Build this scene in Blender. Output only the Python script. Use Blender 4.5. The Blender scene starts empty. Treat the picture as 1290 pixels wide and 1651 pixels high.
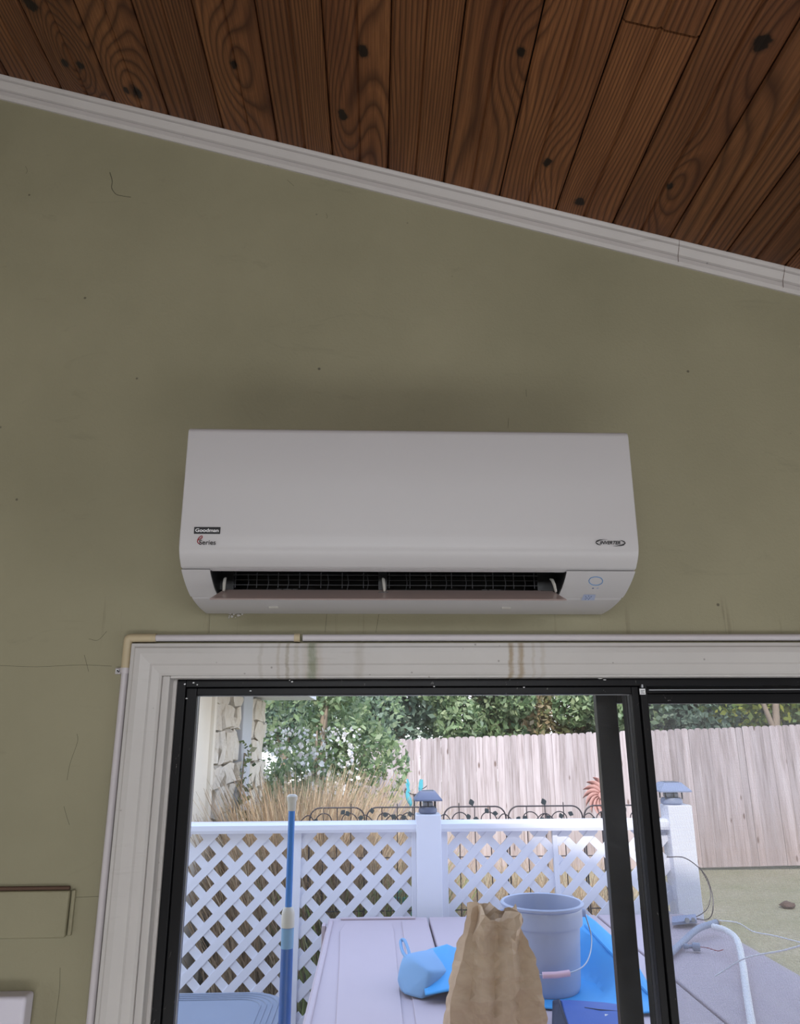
import bpy, bmesh, math, random
import numpy as np
from math import sin, cos, pi, radians, hypot
from mathutils import Vector, Matrix

rnd = random.Random(7)
nrg = np.random.default_rng(5)
scene = bpy.context.scene
LINK = scene.collection.objects.link

# ------------------------------------------------------------------ camera, world, sun, lamps, exposure
F = 1190.0
pitch, yaw, roll = radians(16.6), radians(1.95), radians(-0.3)
CAM = Vector((0, -1.43, 1.9))
fwd = Vector((sin(yaw) * cos(pitch), cos(yaw) * cos(pitch), sin(pitch)))
r0 = fwd.cross(Vector((0, 0, 1))).normalized(); u0 = r0.cross(fwd)
RT = cos(roll) * r0 + sin(roll) * u0
UP = -sin(roll) * r0 + cos(roll) * u0
cd = bpy.data.cameras.new('camera'); cam = bpy.data.objects.new('camera', cd); LINK(cam)
cd.sensor_fit = 'HORIZONTAL'; cd.sensor_width = 36; cd.lens = 36 * F / 1290
cd.clip_start = .05; cd.clip_end = 200
M = Matrix((RT, UP, -fwd)).transposed().to_4x4(); M.translation = CAM
cam.matrix_world = M
scene.camera = cam

def ray(px, py): return RT * ((px - 645) / F) + UP * ((825.5 - py) / F) + fwd
def U(px, py, y=0.0):          # photo point measured on an upright plane at distance y
    d = ray(px, py); return CAM + d * ((y - CAM.y) / d.y)
def UZ(px, py, z):             # photo point measured on a level plane at height z
    d = ray(px, py); return CAM + d * ((z - CAM.z) / d.z)

vs = scene.view_settings
scene.display_settings.display_device = 'sRGB'
vs.view_transform = 'Standard'; vs.look = 'None'; vs.exposure = 0.0; vs.gamma = 1; vs.use_curve_mapping = False

world = bpy.data.worlds.new('sky'); scene.world = world; world.use_nodes = True
wn = world.node_tree; wn.nodes.clear()
wo = wn.nodes.new('ShaderNodeOutputWorld'); wb = wn.nodes.new('ShaderNodeBackground')
wg = wn.nodes.new('ShaderNodeTexCoord'); ws = wn.nodes.new('ShaderNodeSeparateXYZ'); wr = wn.nodes.new('ShaderNodeValToRGB')
wn.links.new(wg.outputs['Generated'], ws.inputs[0]); wn.links.new(ws.outputs['Z'], wr.inputs[0])
wr.color_ramp.elements[0].position = 0.0; wr.color_ramp.elements[0].color = (.93, .95, 1, 1)
wr.color_ramp.elements[1].position = .8; wr.color_ramp.elements[1].color = (.50, .66, 1, 1)
wn.links.new(wr.outputs[0], wb.inputs[0]); wb.inputs[1].default_value = 2.4
wn.links.new(wb.outputs[0], wo.inputs[0])

def lamp(name, kind, loc, direction, energy, color, **kw):
    d = bpy.data.lights.new(name, kind); o = bpy.data.objects.new(name, d); LINK(o)
    o.location = loc; o.rotation_euler = Vector(direction).to_track_quat('-Z', 'Y').to_euler()
    d.energy = energy; d.color = color
    for k, v in kw.items(): setattr(d, k, v)
    return o
# the sun stands behind the house and lights the yard; its shadow falls over the deck
lamp('sun', 'SUN', (0, -6, 8), (.16, .75, -.64), 3.9, (1, .93, .84), angle=radians(2))
# added fill lamps out of view: one low, two at the sides, one high behind
lamp('sunlit_floor_glow', 'AREA', (.25, -2.45, .10), (0, .72, .70), 34, (.96, .97, 1), shape='RECTANGLE', size=3.2, size_y=.9)
lamp('left_window_daylight', 'AREA', (-2.3, -1.3, 1.3), (1, .25, .1), 9, (.90, .95, 1), shape='RECTANGLE', size=1.2, size_y=1.2)
lamp('right_window_daylight', 'AREA', (2.4, -1.3, 1.2), (-1, .25, .1), 15, (.90, .95, 1), shape='RECTANGLE', size=1.2, size_y=1.2)
lamp('clerestory_daylight', 'AREA', (.1, -3.3, 2.42), (0, 1, -.08), 29, (.93, .96, 1), shape='RECTANGLE', size=2.2, size_y=.4)

# ------------------------------------------------------------------ node helpers
def lin(c):
    return tuple(((v / 255 / 12.92) if v / 255 <= .04045 else ((v / 255 + .055) / 1.055) ** 2.4) for v in c)
class NT:
    def __init__(s, name):
        s.m = bpy.data.materials.new(name); s.m.use_nodes = True; s.t = s.m.node_tree; s.t.nodes.clear()
        s.out = s.n('ShaderNodeOutputMaterial'); s.b = s.n('ShaderNodeBsdfPrincipled'); s.t.links.new(s.b.outputs[0], s.out.inputs[0])
    def n(s, k, **kw):
        x = s.t.nodes.new(k)
        for a, v in kw.items(): setattr(x, a, v)
        return x
    def set(s, sock, v):
        if isinstance(v, bpy.types.NodeSocket): s.t.links.new(v, sock)
        elif isinstance(v, (tuple, list)) and sock.type == 'RGBA' and len(v) == 3: sock.default_value = (*v, 1)
        else: sock.default_value = v
    def math(s, op, a, b=0.0, c=None):
        x = s.n('ShaderNodeMath', operation=op); s.set(x.inputs[0], a); s.set(x.inputs[1], b)
        if c is not None: s.set(x.inputs[2], c)
        return x.outputs[0]
    def coord(s, which='Object'): return s.n('ShaderNodeTexCoord').outputs[which]
    def mapping(s, v, scale=(1, 1, 1), loc=(0, 0, 0), rot=(0, 0, 0)):
        x = s.n('ShaderNodeMapping'); s.set(x.inputs[0], v); s.set(x.inputs['Scale'], scale); s.set(x.inputs['Location'], loc); s.set(x.inputs['Rotation'], rot); return x.outputs[0]
    def noise(s, v, scale=5, detail=3, rough=.55, dist=0.0):
        x = s.n('ShaderNodeTexNoise'); s.set(x.inputs['Vector'], v); s.set(x.inputs['Scale'], scale); s.set(x.inputs['Detail'], detail); s.set(x.inputs['Roughness'], rough); s.set(x.inputs['Distortion'], dist); return x.outputs['Fac']
    def ramp(s, f, stops):
        x = s.n('ShaderNodeValToRGB'); s.set(x.inputs[0], f); e = x.color_ramp.elements
        while len(e) < len(stops): e.new(.5)
        for i, (p, c) in enumerate(stops):
            e[i].position = p; e[i].color = (*c, 1) if isinstance(c, (tuple, list)) else (c, c, c, 1)
        return x.outputs[0]
    def mix(s, f, a, b, mode='MIX'):
        x = s.n('ShaderNodeMix', data_type='RGBA', blend_type=mode); s.set(x.inputs[0], f); s.set(x.inputs[6], a); s.set(x.inputs[7], b); return x.outputs[2]
    def bump(s, h, strength=.3, dist=.01):
        x = s.n('ShaderNodeBump'); s.set(x.inputs['Height'], h); x.inputs['Strength'].default_value = strength; x.inputs['Distance'].default_value = dist
        s.t.links.new(x.outputs[0], s.b.inputs['Normal']); return x
    def fin(s, col, rough=.5, metal=0.0, **kw):
        s.set(s.b.inputs['Base Color'], col); s.set(s.b.inputs['Roughness'], rough); s.set(s.b.inputs['Metallic'], metal)
        for k, v in kw.items(): s.set(s.b.inputs[k], v)
        return s.m
    def rand(s): return s.n('ShaderNodeObjectInfo').outputs['Random']
    def pos(s): return s.n('ShaderNodeNewGeometry').outputs['Position']

def plain(name, rgb, rough=.5, metal=0.0, var=.06, scale=8, bump=.0, **kw):
    t = NT(name); c = lin(rgb); v = t.coord()
    f = t.noise(v, scale, 4)
    col = t.mix(f, tuple(x * (1 - var) for x in c), tuple(min(1, x * (1 + var)) for x in c))
    if bump: t.bump(t.noise(v, scale * 12, 4), bump, .003)
    return t.fin(col, rough, metal, **kw)

def mat_wall():
    t = NT('green_wall_paint'); p = t.pos()
    f = t.noise(p, 1.6, 5, .6)
    base = t.ramp(f, [(.3, lin((137, 132, 107))), (.7, lin((153, 147, 121)))])
    smear = t.noise(t.mapping(p, (2, 2, 5)), 2.3, 6, .7, 1.2)
    base = t.mix(t.ramp(smear, [(.61, 0.0), (.78, .35)]), base, lin((104, 102, 82)))
    speck = t.n('ShaderNodeTexVoronoi'); t.set(speck.inputs['Vector'], p); t.set(speck.inputs['Scale'], 13)
    base = t.mix(t.ramp(speck.outputs['Distance'], [(.028, .75), (.05, 0.0)]), base, lin((58, 52, 40)))
    # hand grime and water marks around the door head
    zz = t.n('ShaderNodeSeparateXYZ'); t.set(zz.inputs[0], p)
    drip = t.noise(t.mapping(p, (40, 1, 1.5)), 1.4, 5, .7)
    near = t.math('MULTIPLY', t.ramp(drip, [(.58, 0.0), (.72, .5)]), t.ramp(t.math('ABSOLUTE', t.math('SUBTRACT', zz.outputs[2], 2.1)), [(.02, 1.0), (.06, 0.0)]))
    base = t.mix(near, base, lin((90, 80, 60)))
    t.bump(t.math('ADD', t.noise(p, 160, 3), t.math('MULTIPLY', t.noise(p, 9, 4), 2.0)), .22, .004)
    return t.fin(base, .62)

def UC(px, py):
    n = Vector((.2722, 0, 1)); d = ray(px, py); p = CAM + d * (((Vector((0, 0, 3.148)) - CAM).dot(n)) / d.dot(n)); return p
KNOTS = [(UC(x, y).x, UC(x, y).y, r) for x, y, r in ((585, 82, .013), (552, 186, .011), (841, 84, .009), (883, 262, .009), (936, 325, .012), (1081, 300, .008), (1228, 71, .014), (104, 101, .009), (129, 105, .009), (222, 150, .013), (204, 146, .009), (378, 106, .009), (50, 8, .016))] + [(-.9, -1.2, .012), (1.2, -1.0, .012), (.2, -1.6, .012)]
def mat_wood():
    t = NT('stained_pine'); v = t.coord(); r = t.rand()
    sep = t.n('ShaderNodeSeparateXYZ'); t.set(sep.inputs[0], v)
    off = t.math('MULTIPLY', r, 57.0)
    cmb = t.n('ShaderNodeCombineXYZ'); t.set(cmb.inputs[0], sep.outputs[0]); t.set(cmb.inputs[1], t.math('ADD', sep.outputs[1], off)); t.set(cmb.inputs[2], off)
    q = cmb.outputs[0]
    # knots: each a dark eye that the grain bends round
    ps = t.n('ShaderNodeSeparateXYZ'); t.set(ps.inputs[0], t.pos())
    wob = t.noise(t.mapping(t.pos(), (1, 1, 1)), 55, 3)
    kd = None; swirl = None
    for (kx, ky, kr) in KNOTS:
        dx = t.math('MULTIPLY', t.math('SUBTRACT', ps.outputs[0], kx), 1 / kr); dy = t.math('MULTIPLY', t.math('SUBTRACT', ps.outputs[1], ky), .72 / kr)
        d2 = t.math('MULTIPLY_ADD', dx, dx, t.math('MULTIPLY', dy, dy))
        d1 = t.math('SQRT', d2); kd = d1 if kd is None else t.math('MINIMUM', kd, d1)
        e = t.math('POWER', 2.718, t.math('MULTIPLY', t.math('MULTIPLY_ADD', dx, dx, t.math('MULTIPLY', t.math('MULTIPLY', dy, dy), .22)), -.05)); swirl = e if swirl is None else t.math('ADD', swirl, e)
    kd = t.math('ADD', kd, t.math('MULTIPLY', t.math('SUBTRACT', wob, .5), 1.4))
    r2 = t.math('FRACT', t.math('MULTIPLY', r, 7.13))
    big = t.noise(t.mapping(q, (7.0, .75, 1)), 1.0, 1.0, .4, .1)
    curl = t.noise(t.mapping(q, (34.0, 2.6, 1)), 1.0, 2, .5)
    ph = t.math('ADD', t.math('ADD', t.math('MULTIPLY', big, 11.0), t.math('MULTIPLY', swirl, 4.2)), t.math('ADD', t.math('MULTIPLY', sep.outputs[0], t.math('ADD', 25.0, t.math('MULTIPLY', r2, 130.0))), t.math('MULTIPLY', curl, .5)))
    fr = t.math('FRACT', ph)
    ring = t.ramp(fr, [(0.0, .05), (.25, .75), (.62, 1.0), (.84, .55), (.95, .0), (1.0, .05)])
    fine = t.noise(t.mapping(q, (260, 7, 1)), 1.0, 4, .65)
    tone = t.ramp(t.noise(t.mapping(q, (5, .9, 1)), 1.0, 3), [(.3, lin((104, 64, 40))), (.7, lin((136, 90, 56)))])
    dark = t.mix(.7, tone, lin((40, 18, 12)))
    col = t.mix(t.math('MULTIPLY', ring, t.math('ADD', .55, t.math('MULTIPLY', fine, .8))), dark, tone)
    col = t.mix(t.ramp(fine, [(.4, .35), (.6, 0.0)]), col, lin((62, 30, 18)))
    hs = t.n('ShaderNodeHueSaturation'); t.set(hs.inputs['Color'], col); t.set(hs.inputs['Value'], t.math('ADD', .86, t.math('MULTIPLY', r, .42)))
    col = t.mix(t.ramp(t.math('MULTIPLY', kd, .4), [(.27, .97), (.36, .35), (.52, 0.0)]), hs.outputs[0], lin((22, 14, 12)))
    t.bump(t.math('ADD', ring, t.math('MULTIPLY', fine, .6)), .35, .0015)
    return t.fin(col, .42, **{'Specular IOR Level': .35})

def mat_trim(name='white_gloss_paint', rgb=(196, 192, 190), stains=False):
    t = NT(name); p = t.pos(); c = lin(rgb)
    f = t.noise(p, 6, 5, .65)
    col = t.mix(f, tuple(x * .9 for x in c), tuple(min(1, x * 1.06) for x in c))
    sc = t.noise(t.mapping(p, (4, 4, 60)), 1.3, 5, .7)
    col = t.mix(t.ramp(sc, [(.60, 0.0), (.74, .22)]), col, lin((128, 120, 112)))
    sp = t.n('ShaderNodeTexVoronoi'); t.set(sp.inputs['Vector'], p); t.set(sp.inputs['Scale'], 24)
    col = t.mix(t.ramp(sp.outputs['Distance'], [(.03, .5), (.06, 0.0)]), col, lin((70, 60, 52)))
    if stains:
        s = t.n('ShaderNodeSeparateXYZ'); t.set(s.inputs[0], p)
        wob = t.math('MULTIPLY', t.math('SUBTRACT', t.noise(t.mapping(p, (3, 3, 30)), 2.0, 4), .5), .012)
        xx = t.math('ADD', s.outputs[0], wob)
        for cx, w, c2, a in ((-.1185, .011, (52, 110, 78), .62), (-.118, .022, (150, 128, 92), .35), (-.165, .0045, (120, 104, 66), .5), (-.148, .006, (150, 140, 110), .3),
                             (-.182, .004, (140, 122, 90), .3), (.2575, .0065, (139, 112, 62), .7), (.2765, .0075, (139, 112, 62), .65), (.30, .004, (150, 130, 92), .25), (.318, .006, (150, 130, 92), .22), (-.03, .012, (140, 130, 112), .28), (-.215, .005, (140, 130, 112), .25)):
            d = t.math('ABSOLUTE', t.math('SUBTRACT', xx, cx))
            m = t.math('MULTIPLY', t.ramp(t.math('DIVIDE', d, w), [(.35, a), (1.0, 0.0)]), t.ramp(t.noise(t.mapping(p, (60, 1, 18)), 2.0, 5, .7), [(.3, .55), (.6, 1.0)]))
            col = t.mix(m, col, lin(c2))
    t.bump(t.noise(p, 90, 4), .12, .002)
    return t.fin(col, .42)

def mat_black(name='black_aluminium', rough=.38, chips=True):
    t = NT(name); p = t.pos()
    col = t.mix(t.noise(p, 14, 5), lin((14, 14, 17)), lin((25, 25, 28)))
    if chips:
        sc = t.noise(t.mapping(p, (6, 6, 3)), 9.0, 6, .75, 1.5)
        col = t.mix(t.ramp(sc, [(.665, 0.0), (.69, .7)]), col, lin((150, 148, 145)))
    t.bump(t.noise(p, 120, 3), .08, .001)
    return t.fin(col, rough, **{'Specular IOR Level': .22})

def mat_glass(name, haze=0.04, tint=(1, 1, 1)):
    t = NT(name); t.t.nodes.remove(t.b)
    tr = t.n('ShaderNodeBsdfTransparent'); tr.inputs[0].default_value = (*tint, 1)
    gl = t.n('ShaderNodeBsdfGlossy'); gl.inputs['Roughness'].default_value = .01
    df = t.n('ShaderNodeBsdfDiffuse'); df.inputs[0].default_value = (.8, .85, .95, 1)
    fr = t.n('ShaderNodeFresnel'); fr.inputs[0].default_value = 1.45
    a = t.n('ShaderNodeMixShader'); t.set(a.inputs[0], fr.outputs[0]); t.t.links.new(tr.outputs[0], a.inputs[1]); t.t.links.new(gl.outputs[0], a.inputs[2])
    b = t.n('ShaderNodeMixShader'); dust = t.noise(t.pos(), 5, 6, .7); t.set(b.inputs[0], t.ramp(dust, [(.35, haze * .4), (.75, haze * 1.5)]))
    t.t.links.new(a.outputs[0], b.inputs[1]); t.t.links.new(df.outputs[0], b.inputs[2]); t.t.links.new(b.outputs[0], t.out.inputs[0])
    return t.m

def mat_mesh():
    t = NT('woven_screen'); t.t.nodes.remove(t.b); p = t.pos(); s = t.n('ShaderNodeSeparateXYZ'); t.set(s.inputs[0], p)
    ln = []
    for k in (0, 2):
        f = t.math('FRACT', t.math('MULTIPLY', s.outputs[k], 1 / .0021)); ln.append(t.math('LESS_THAN', f, .2))
    m = t.math('MAXIMUM', ln[0], ln[1])
    tr = t.n('ShaderNodeBsdfTransparent'); df = t.n('ShaderNodeBsdfDiffuse'); df.inputs[0].default_value = (*lin((150, 150, 152)), 1)
    a = t.n('ShaderNodeMixShader'); t.set(a.inputs[0], t.math('MULTIPLY', m, .75)); t.t.links.new(tr.outputs[0], a.inputs[1]); t.t.links.new(df.outputs[0], a.inputs[2]); t.t.links.new(a.outputs[0], t.out.inputs[0])
    return t.m

def mat_fencewood():
    t = NT('weathered_cedar'); v = t.coord(); r = t.rand(); off = t.math('MULTIPLY', r, 40.0)
    s = t.n('ShaderNodeSeparateXYZ'); t.set(s.inputs[0], v)
    c = t.n('ShaderNodeCombineXYZ'); t.set(c.inputs[0], t.math('ADD', s.outputs[0], off)); t.set(c.inputs[1], off); t.set(c.inputs[2], s.outputs[2])
    g = t.noise(t.mapping(c.outputs[0], (22, 22, 1.1)), 1.0, 5, .65, .4)
    col = t.ramp(g, [(.28, lin((138, 126, 124))), (.5, lin((178, 166, 168))), (.72, lin((198, 189, 192)))])
    low = t.ramp(s.outputs[2], [(.25, .5), (1.0, 0.0)])
    col = t.mix(t.math('MULTIPLY', low, t.noise(v, 5, 3)), col, lin((150, 118, 88)))
    kn = t.n('ShaderNodeTexVoronoi'); t.set(kn.inputs['Vector'], t.mapping(c.outputs[0], (6, 6, 2.2))); t.set(kn.inputs['Scale'], 1.0)
    col = t.mix(t.ramp(kn.outputs['Distance'], [(.06, .8), (.12, 0.0)]), col, lin((96, 72, 62)))
    hs = t.n('ShaderNodeHueSaturation'); t.set(hs.inputs['Color'], col); t.set(hs.inputs['Value'], t.math('ADD', .82, t.math('MULTIPLY', r, .3)))
    t.bump(g, .4, .01)
    return t.fin(hs.outputs[0], .85)

def mat_leaf(name, cols, rough=.55, trans=.25):
    t = NT(name); g = t.n('ShaderNodeNewGeometry')
    n = len(cols); x = t.ramp(g.outputs['Random Per Island'], [(i / max(1, n - 1), lin(c)) for i, c in enumerate(cols)])
    m = t.fin(x, rough)
    tl = t.n('ShaderNodeBsdfTranslucent'); t.set(tl.inputs[0], x); a = t.n('ShaderNodeMixShader'); a.inputs[0].default_value = trans
    t.t.links.new(t.b.outputs[0], a.inputs[1]); t.t.links.new(tl.outputs[0], a.inputs[2]); t.t.links.new(a.outputs[0], t.out.inputs[0])
    return m

def mat_ground():
    t = NT('dry_lawn'); p = t.pos()
    a = t.noise(p, 1.1, 5, .6); b = t.noise(t.mapping(p, (1, .6, 1)), 34, 5, .75)
    col = t.ramp(a, [(.3, lin((190, 180, 156))), (.55, lin((174, 168, 138))), (.72, lin((150, 154, 116)))])
    col = t.mix(t.ramp(b, [(.42, .55), (.62, 0.0)]), col, lin((136, 128, 94)))
    col = t.mix(t.ramp(t.noise(p, 90, 3, .7), [(.55, 0.0), (.7, .5)]), col, lin((200, 190, 158)))
    t.bump(b, .8, .05)
    return t.fin(col, .95)

def mat_stone():
    t = NT('limestone'); v = t.coord(); r = t.rand()
    f = t.noise(v, 9, 6, .7, .6)
    col = t.ramp(f, [(.22, lin((190, 168, 140))), (.42, lin((226, 218, 204))), (.75, lin((238, 234, 226)))])
    col = t.mix(t.math('MULTIPLY', r, .2), col, lin((206, 184, 152)))
    t.bump(f, .9, .04)
    return t.fin(col, .9)

def mat_paper():
    t = NT('kraft_paper'); v = t.coord()
    f = t.noise(v, 9, 6, .7, .8)
    col = t.ramp(f, [(.3, lin((176, 148, 120))), (.7, lin((206, 180, 150)))])
    t.bump(t.noise(v, 26, 4, .6, .8), .3, .006)
    return t.fin(col, .72)

W_WALL = mat_wall(); W_WOOD = mat_wood(); W_TRIM = mat_trim(stains=True); W_CROWN = mat_trim('white_crown_paint', (190, 184, 182)); W_BLACK = mat_black(); W_GLOSS = mat_black('gloss_black_enamel', .25, False)
W_GLASS = mat_glass('window_glass', .018); W_GLASS2 = mat_glass('outer_glass', .02); W_MESH = mat_mesh(); W_FENCE = mat_fencewood(); W_GROUND = mat_ground(); W_STONE = mat_stone(); W_PAPER = mat_paper()
W_DARK = plain('dark_void', (20, 14, 12), .9); W_CONC = plain('patio_concrete', (150, 146, 142), .9, var=.15, bump=.3); W_TILE = plain('floor_tile', (150, 140, 124), .5, var=.1)
W_PLASTER = plain('cream_plaster', (190, 182, 160), .7); W_AC = plain('white_abs_plastic', (192, 189, 191), .38, var=.02, scale=5); W_ACD = plain('charcoal_plastic', (20, 20, 23), .45)
W_GRID = plain('grey_grille_plastic', (74, 74, 78), .5); W_FLAP = plain('louver_plastic', (176, 158, 154), .22, var=.02)
W_PVC = plain('outdoor_pvc', (236, 234, 236), .4, var=.04); W_PIPE = plain('pvc_white', (196, 190, 194), .4, var=.05); W_CREAM = plain('aged_cream_pvc', (188, 172, 142), .5, var=.08, scale=40)
W_STEEL = plain('steel_screw', (150, 150, 150), .35, .9); W_VINYL = plain('white_vinyl', (226, 228, 240), .35, var=.03); W_INK = plain('black_ink', (28, 28, 32), .5); W_RED = plain('red_ink', (150, 22, 36), .5)
W_WHITE = plain('white_print', (235, 235, 238), .5); W_BLUE = plain('blue_print', (96, 140, 190), .4); W_PALEBLUE = plain('pale_blue_sticker', (165, 176, 205), .5); W_NAVYDOT = plain('navy_dot', (60, 80, 140), .5)
W_RESIN = plain('mauve_tan_resin', (184, 168, 174), .55, var=.04, bump=.15); W_RESIND = plain('resin_joint', (92, 80, 84), .7)
W_BUCKET = plain('grey_bucket_plastic', (158, 166, 190), .38, var=.03); W_PINK = plain('pink_grip', (222, 186, 200), .5); W_WIRE = plain('galvanised_wire', (170, 172, 178), .35, .8)
W_CLOTH = plain('sky_blue_cloth', (62, 158, 222), .6, var=.06, bump=.2); W_CLOTHB = plain('faded_blue_cloth', (122, 164, 204), .7, var=.08, bump=.25); W_NAVY = plain('royal_blue_nylon', (42, 84, 164), .5, var=.08, bump=.2); W_NAVYD = plain('dark_navy_nylon', (30, 36, 62), .6)
W_POLE = plain('blue_pole_paint', (40, 120, 205), .3, var=.05); W_POLED = plain('deep_blue_pole', (38, 92, 172), .35, var=.12, scale=60); W_COLLAR = plain('off_white_plastic', (205, 202, 196), .45)
W_BIN = plain('blue_grey_resin', (124, 134, 152), .5, var=.08, bump=.15); W_IRON = plain('dark_iron', (52, 48, 54), .5, .3); W_IRONL = plain('dark_metal_leaf', (44, 54, 60), .5, .2)
W_TEAL = plain('teal_enamel', (84, 176, 190), .4, var=.15, scale=40); W_TEALP = plain('turquoise_pot_glaze', (40, 190, 185), .35); W_COPPER = plain('copper_paint', (196, 150, 142), .5, .0, var=.12, scale=20)
W_CAP = plain('slate_cap_plastic', (92, 102, 130), .45, var=.06); W_CAPG = plain('grey_cap_plastic', (136, 148, 176), .45, var=.06); W_LENS = plain('clear_lens', (170, 172, 178), .15); W_PV = plain('solar_cell', (120, 128, 150), .15)
W_BARK = plain('pale_bark', (150, 134, 118), .9, var=.25, bump=.6); W_BTRIM = plain('cream_house_trim', (236, 228, 212), .6); W_GTRIM = plain('grey_downspout_paint', (196, 200, 208), .5); W_MORTAR = plain('pale_mortar', (196, 188, 172), .95, var=.12)
W_EAVE = plain('white_eave', (224, 226, 230), .6); W_BROWNWIRE = plain('brown_wire', (96, 78, 74), .5); W_GREYPIPE = plain('grey_conduit', (150, 158, 178), .45); W_CRACK = plain('crack_shadow', (70, 66, 48), .9); W_SHELL = plain('white_panel_plastic', (216, 212, 226), .4, var=.02); W_DIRT = plain('brown_clod', (92, 70, 58), .95, bump=.5)

# ------------------------------------------------------------------ mesh helpers
def obj(name, bm, mat, parent=None, smooth=False, bevel=0, seg=2, mw=None):
    me = bpy.data.meshes.new(name)
    bmesh.ops.recalc_face_normals(bm, faces=bm.faces)
    if smooth:
        for f in bm.faces: f.smooth = True
        for e in bm.edges:
            if len(e.link_faces) == 2 and e.calc_face_angle(0) > radians(38): e.smooth = False
    bm.to_mesh(me); bm.free()
    o = bpy.data.objects.new(name, me); LINK(o); me.materials.append(mat)
    if parent: o.parent = parent
    if mw is not None: o.matrix_local = mw
    if bevel:
        m = o.modifiers.new('bevel', 'BEVEL'); m.width = bevel; m.segments = seg; m.limit_method = 'ANGLE'; m.angle_limit = radians(40)
        for p in me.polygons: p.use_smooth = True
        m.harden_normals = True
    return o
def empty(name, loc=(0, 0, 0)):
    o = bpy.data.objects.new(name, None); LINK(o); o.location = loc; o.empty_display_size = .1; return o
def tag(o, label, cat, group=None, kind=None):
    o['label'] = label; o['category'] = cat
    if group: o['group'] = group
    if kind: o['kind'] = kind
    return o
def struct(o): o['kind'] = 'structure'; return o
def thing(name, label, cat, loc=(0, 0, 0), group=None): return tag(empty(name, loc), label, cat, group)
def local(root, *pts): return [Vector(p) - root.location for p in pts]
def NB(): return bmesh.new()
def box(bm, a, b):
    v = [bm.verts.new((x, y, z)) for x in (a[0], b[0]) for y in (a[1], b[1]) for z in (a[2], b[2])]
    for f in ((0, 1, 3, 2), (4, 6, 7, 5), (0, 4, 5, 1), (2, 3, 7, 6), (0, 2, 6, 4), (1, 5, 7, 3)): bm.faces.new([v[i] for i in f])
    return bm
def B(a, b): return box(NB(), a, b)
def extr(bm, poly, axis, a, b):
    """closed polygon extruded: poly gives the two other coordinates in order"""
    def P(p, t): return {'x': (t, p[0], p[1]), 'y': (p[0], t, p[1]), 'z': (p[0], p[1], t)}[axis]
    A = [bm.verts.new(P(p, a)) for p in poly]; Z = [bm.verts.new(P(p, b)) for p in poly]; n = len(poly)
    for i in range(n): bm.faces.new((A[i], A[(i + 1) % n], Z[(i + 1) % n], Z[i]))
    bm.faces.new(A[::-1]); bm.faces.new(Z); return bm
def tube(bm, pts, r, seg=8, cap=True, closed=False):
    pts = [Vector(p) for p in pts]; n = len(pts); rs = r if isinstance(r, (list, tuple)) else [r] * n
    rings = []; t0 = None; nrm = None
    for i, p in enumerate(pts):
        if closed: t = pts[(i + 1) % n] - pts[i - 1]
        else: t = pts[min(i + 1, n - 1)] - pts[max(i - 1, 0)]
        t.normalize()
        if nrm is None:
            nrm = t.cross(Vector((0, 0, 1)));
            if nrm.length < .05: nrm = t.cross(Vector((1, 0, 0)))
            nrm.normalize()
        else:
            nrm = (nrm - t * nrm.dot(t)).normalized()
        bi = t.cross(nrm)
        rings.append([bm.verts.new(p + (nrm * cos(2 * pi * k / seg) + bi * sin(2 * pi * k / seg)) * rs[i]) for k in range(seg)])
    m = n if closed else n - 1
    for i in range(m):
        a, b = rings[i], rings[(i + 1) % n]
        for k in range(seg): bm.faces.new((a[k], a[(k + 1) % seg], b[(k + 1) % seg], b[k]))
    if cap and not closed: bm.faces.new(rings[0][::-1]); bm.faces.new(rings[-1])
    return bm
def T(pts, r, seg=8, **k): return tube(NB(), pts, r, seg, **k)
def lathe(bm, prof, c=(0, 0, 0), seg=40, closed=False):
    rings = []
    for (r, z) in prof: rings.append([bm.verts.new((c[0] + r * cos(2 * pi * k / seg), c[1] + r * sin(2 * pi * k / seg), c[2] + z)) for k in range(seg)])
    n = len(prof)
    for i in range(n if closed else n - 1):
        a, b = rings[i], rings[(i + 1) % n]
        for k in range(seg): bm.faces.new((a[k], a[(k + 1) % seg], b[(k + 1) % seg], b[k]))
    if not closed:
        bm.faces.new(rings[0][::-1]); bm.faces.new(rings[-1])
    return bm
def bez(pts, n=10):
    """Catmull-Rom through points"""
    P = [Vector(p) for p in pts]; P = [P[0] * 2 - P[1]] + P + [P[-1] * 2 - P[-2]]; out = []
    for i in range(1, len(P) - 2):
        for k in range(n):
            t = k / n; a, b, c, d = P[i - 1:i + 3]
            out.append(.5 * ((2 * b) + (c - a) * t + (2 * a - 5 * b + 4 * c - d) * t * t + (3 * b - a - 3 * c + d) * t ** 3))
    out.append(P[-2]); return out
def fast_mesh(name, verts, faces_n, idx, mat, parent=None):
    me = bpy.data.meshes.new(name); nf = len(faces_n)
    me.vertices.add(len(verts)); me.vertices.foreach_set('co', np.asarray(verts, np.float32).ravel())
    me.loops.add(len(idx)); me.loops.foreach_set('vertex_index', np.asarray(idx, np.int32))
    me.polygons.add(nf); st = np.concatenate([[0], np.cumsum(faces_n)[:-1]]).astype(np.int32)
    me.polygons.foreach_set('loop_start', st); me.polygons.foreach_set('loop_total', np.asarray(faces_n, np.int32))
    me.update(calc_edges=True); me.materials.append(mat)
    o = bpy.data.objects.new(name, me); LINK(o); o.parent = parent; return o
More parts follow.
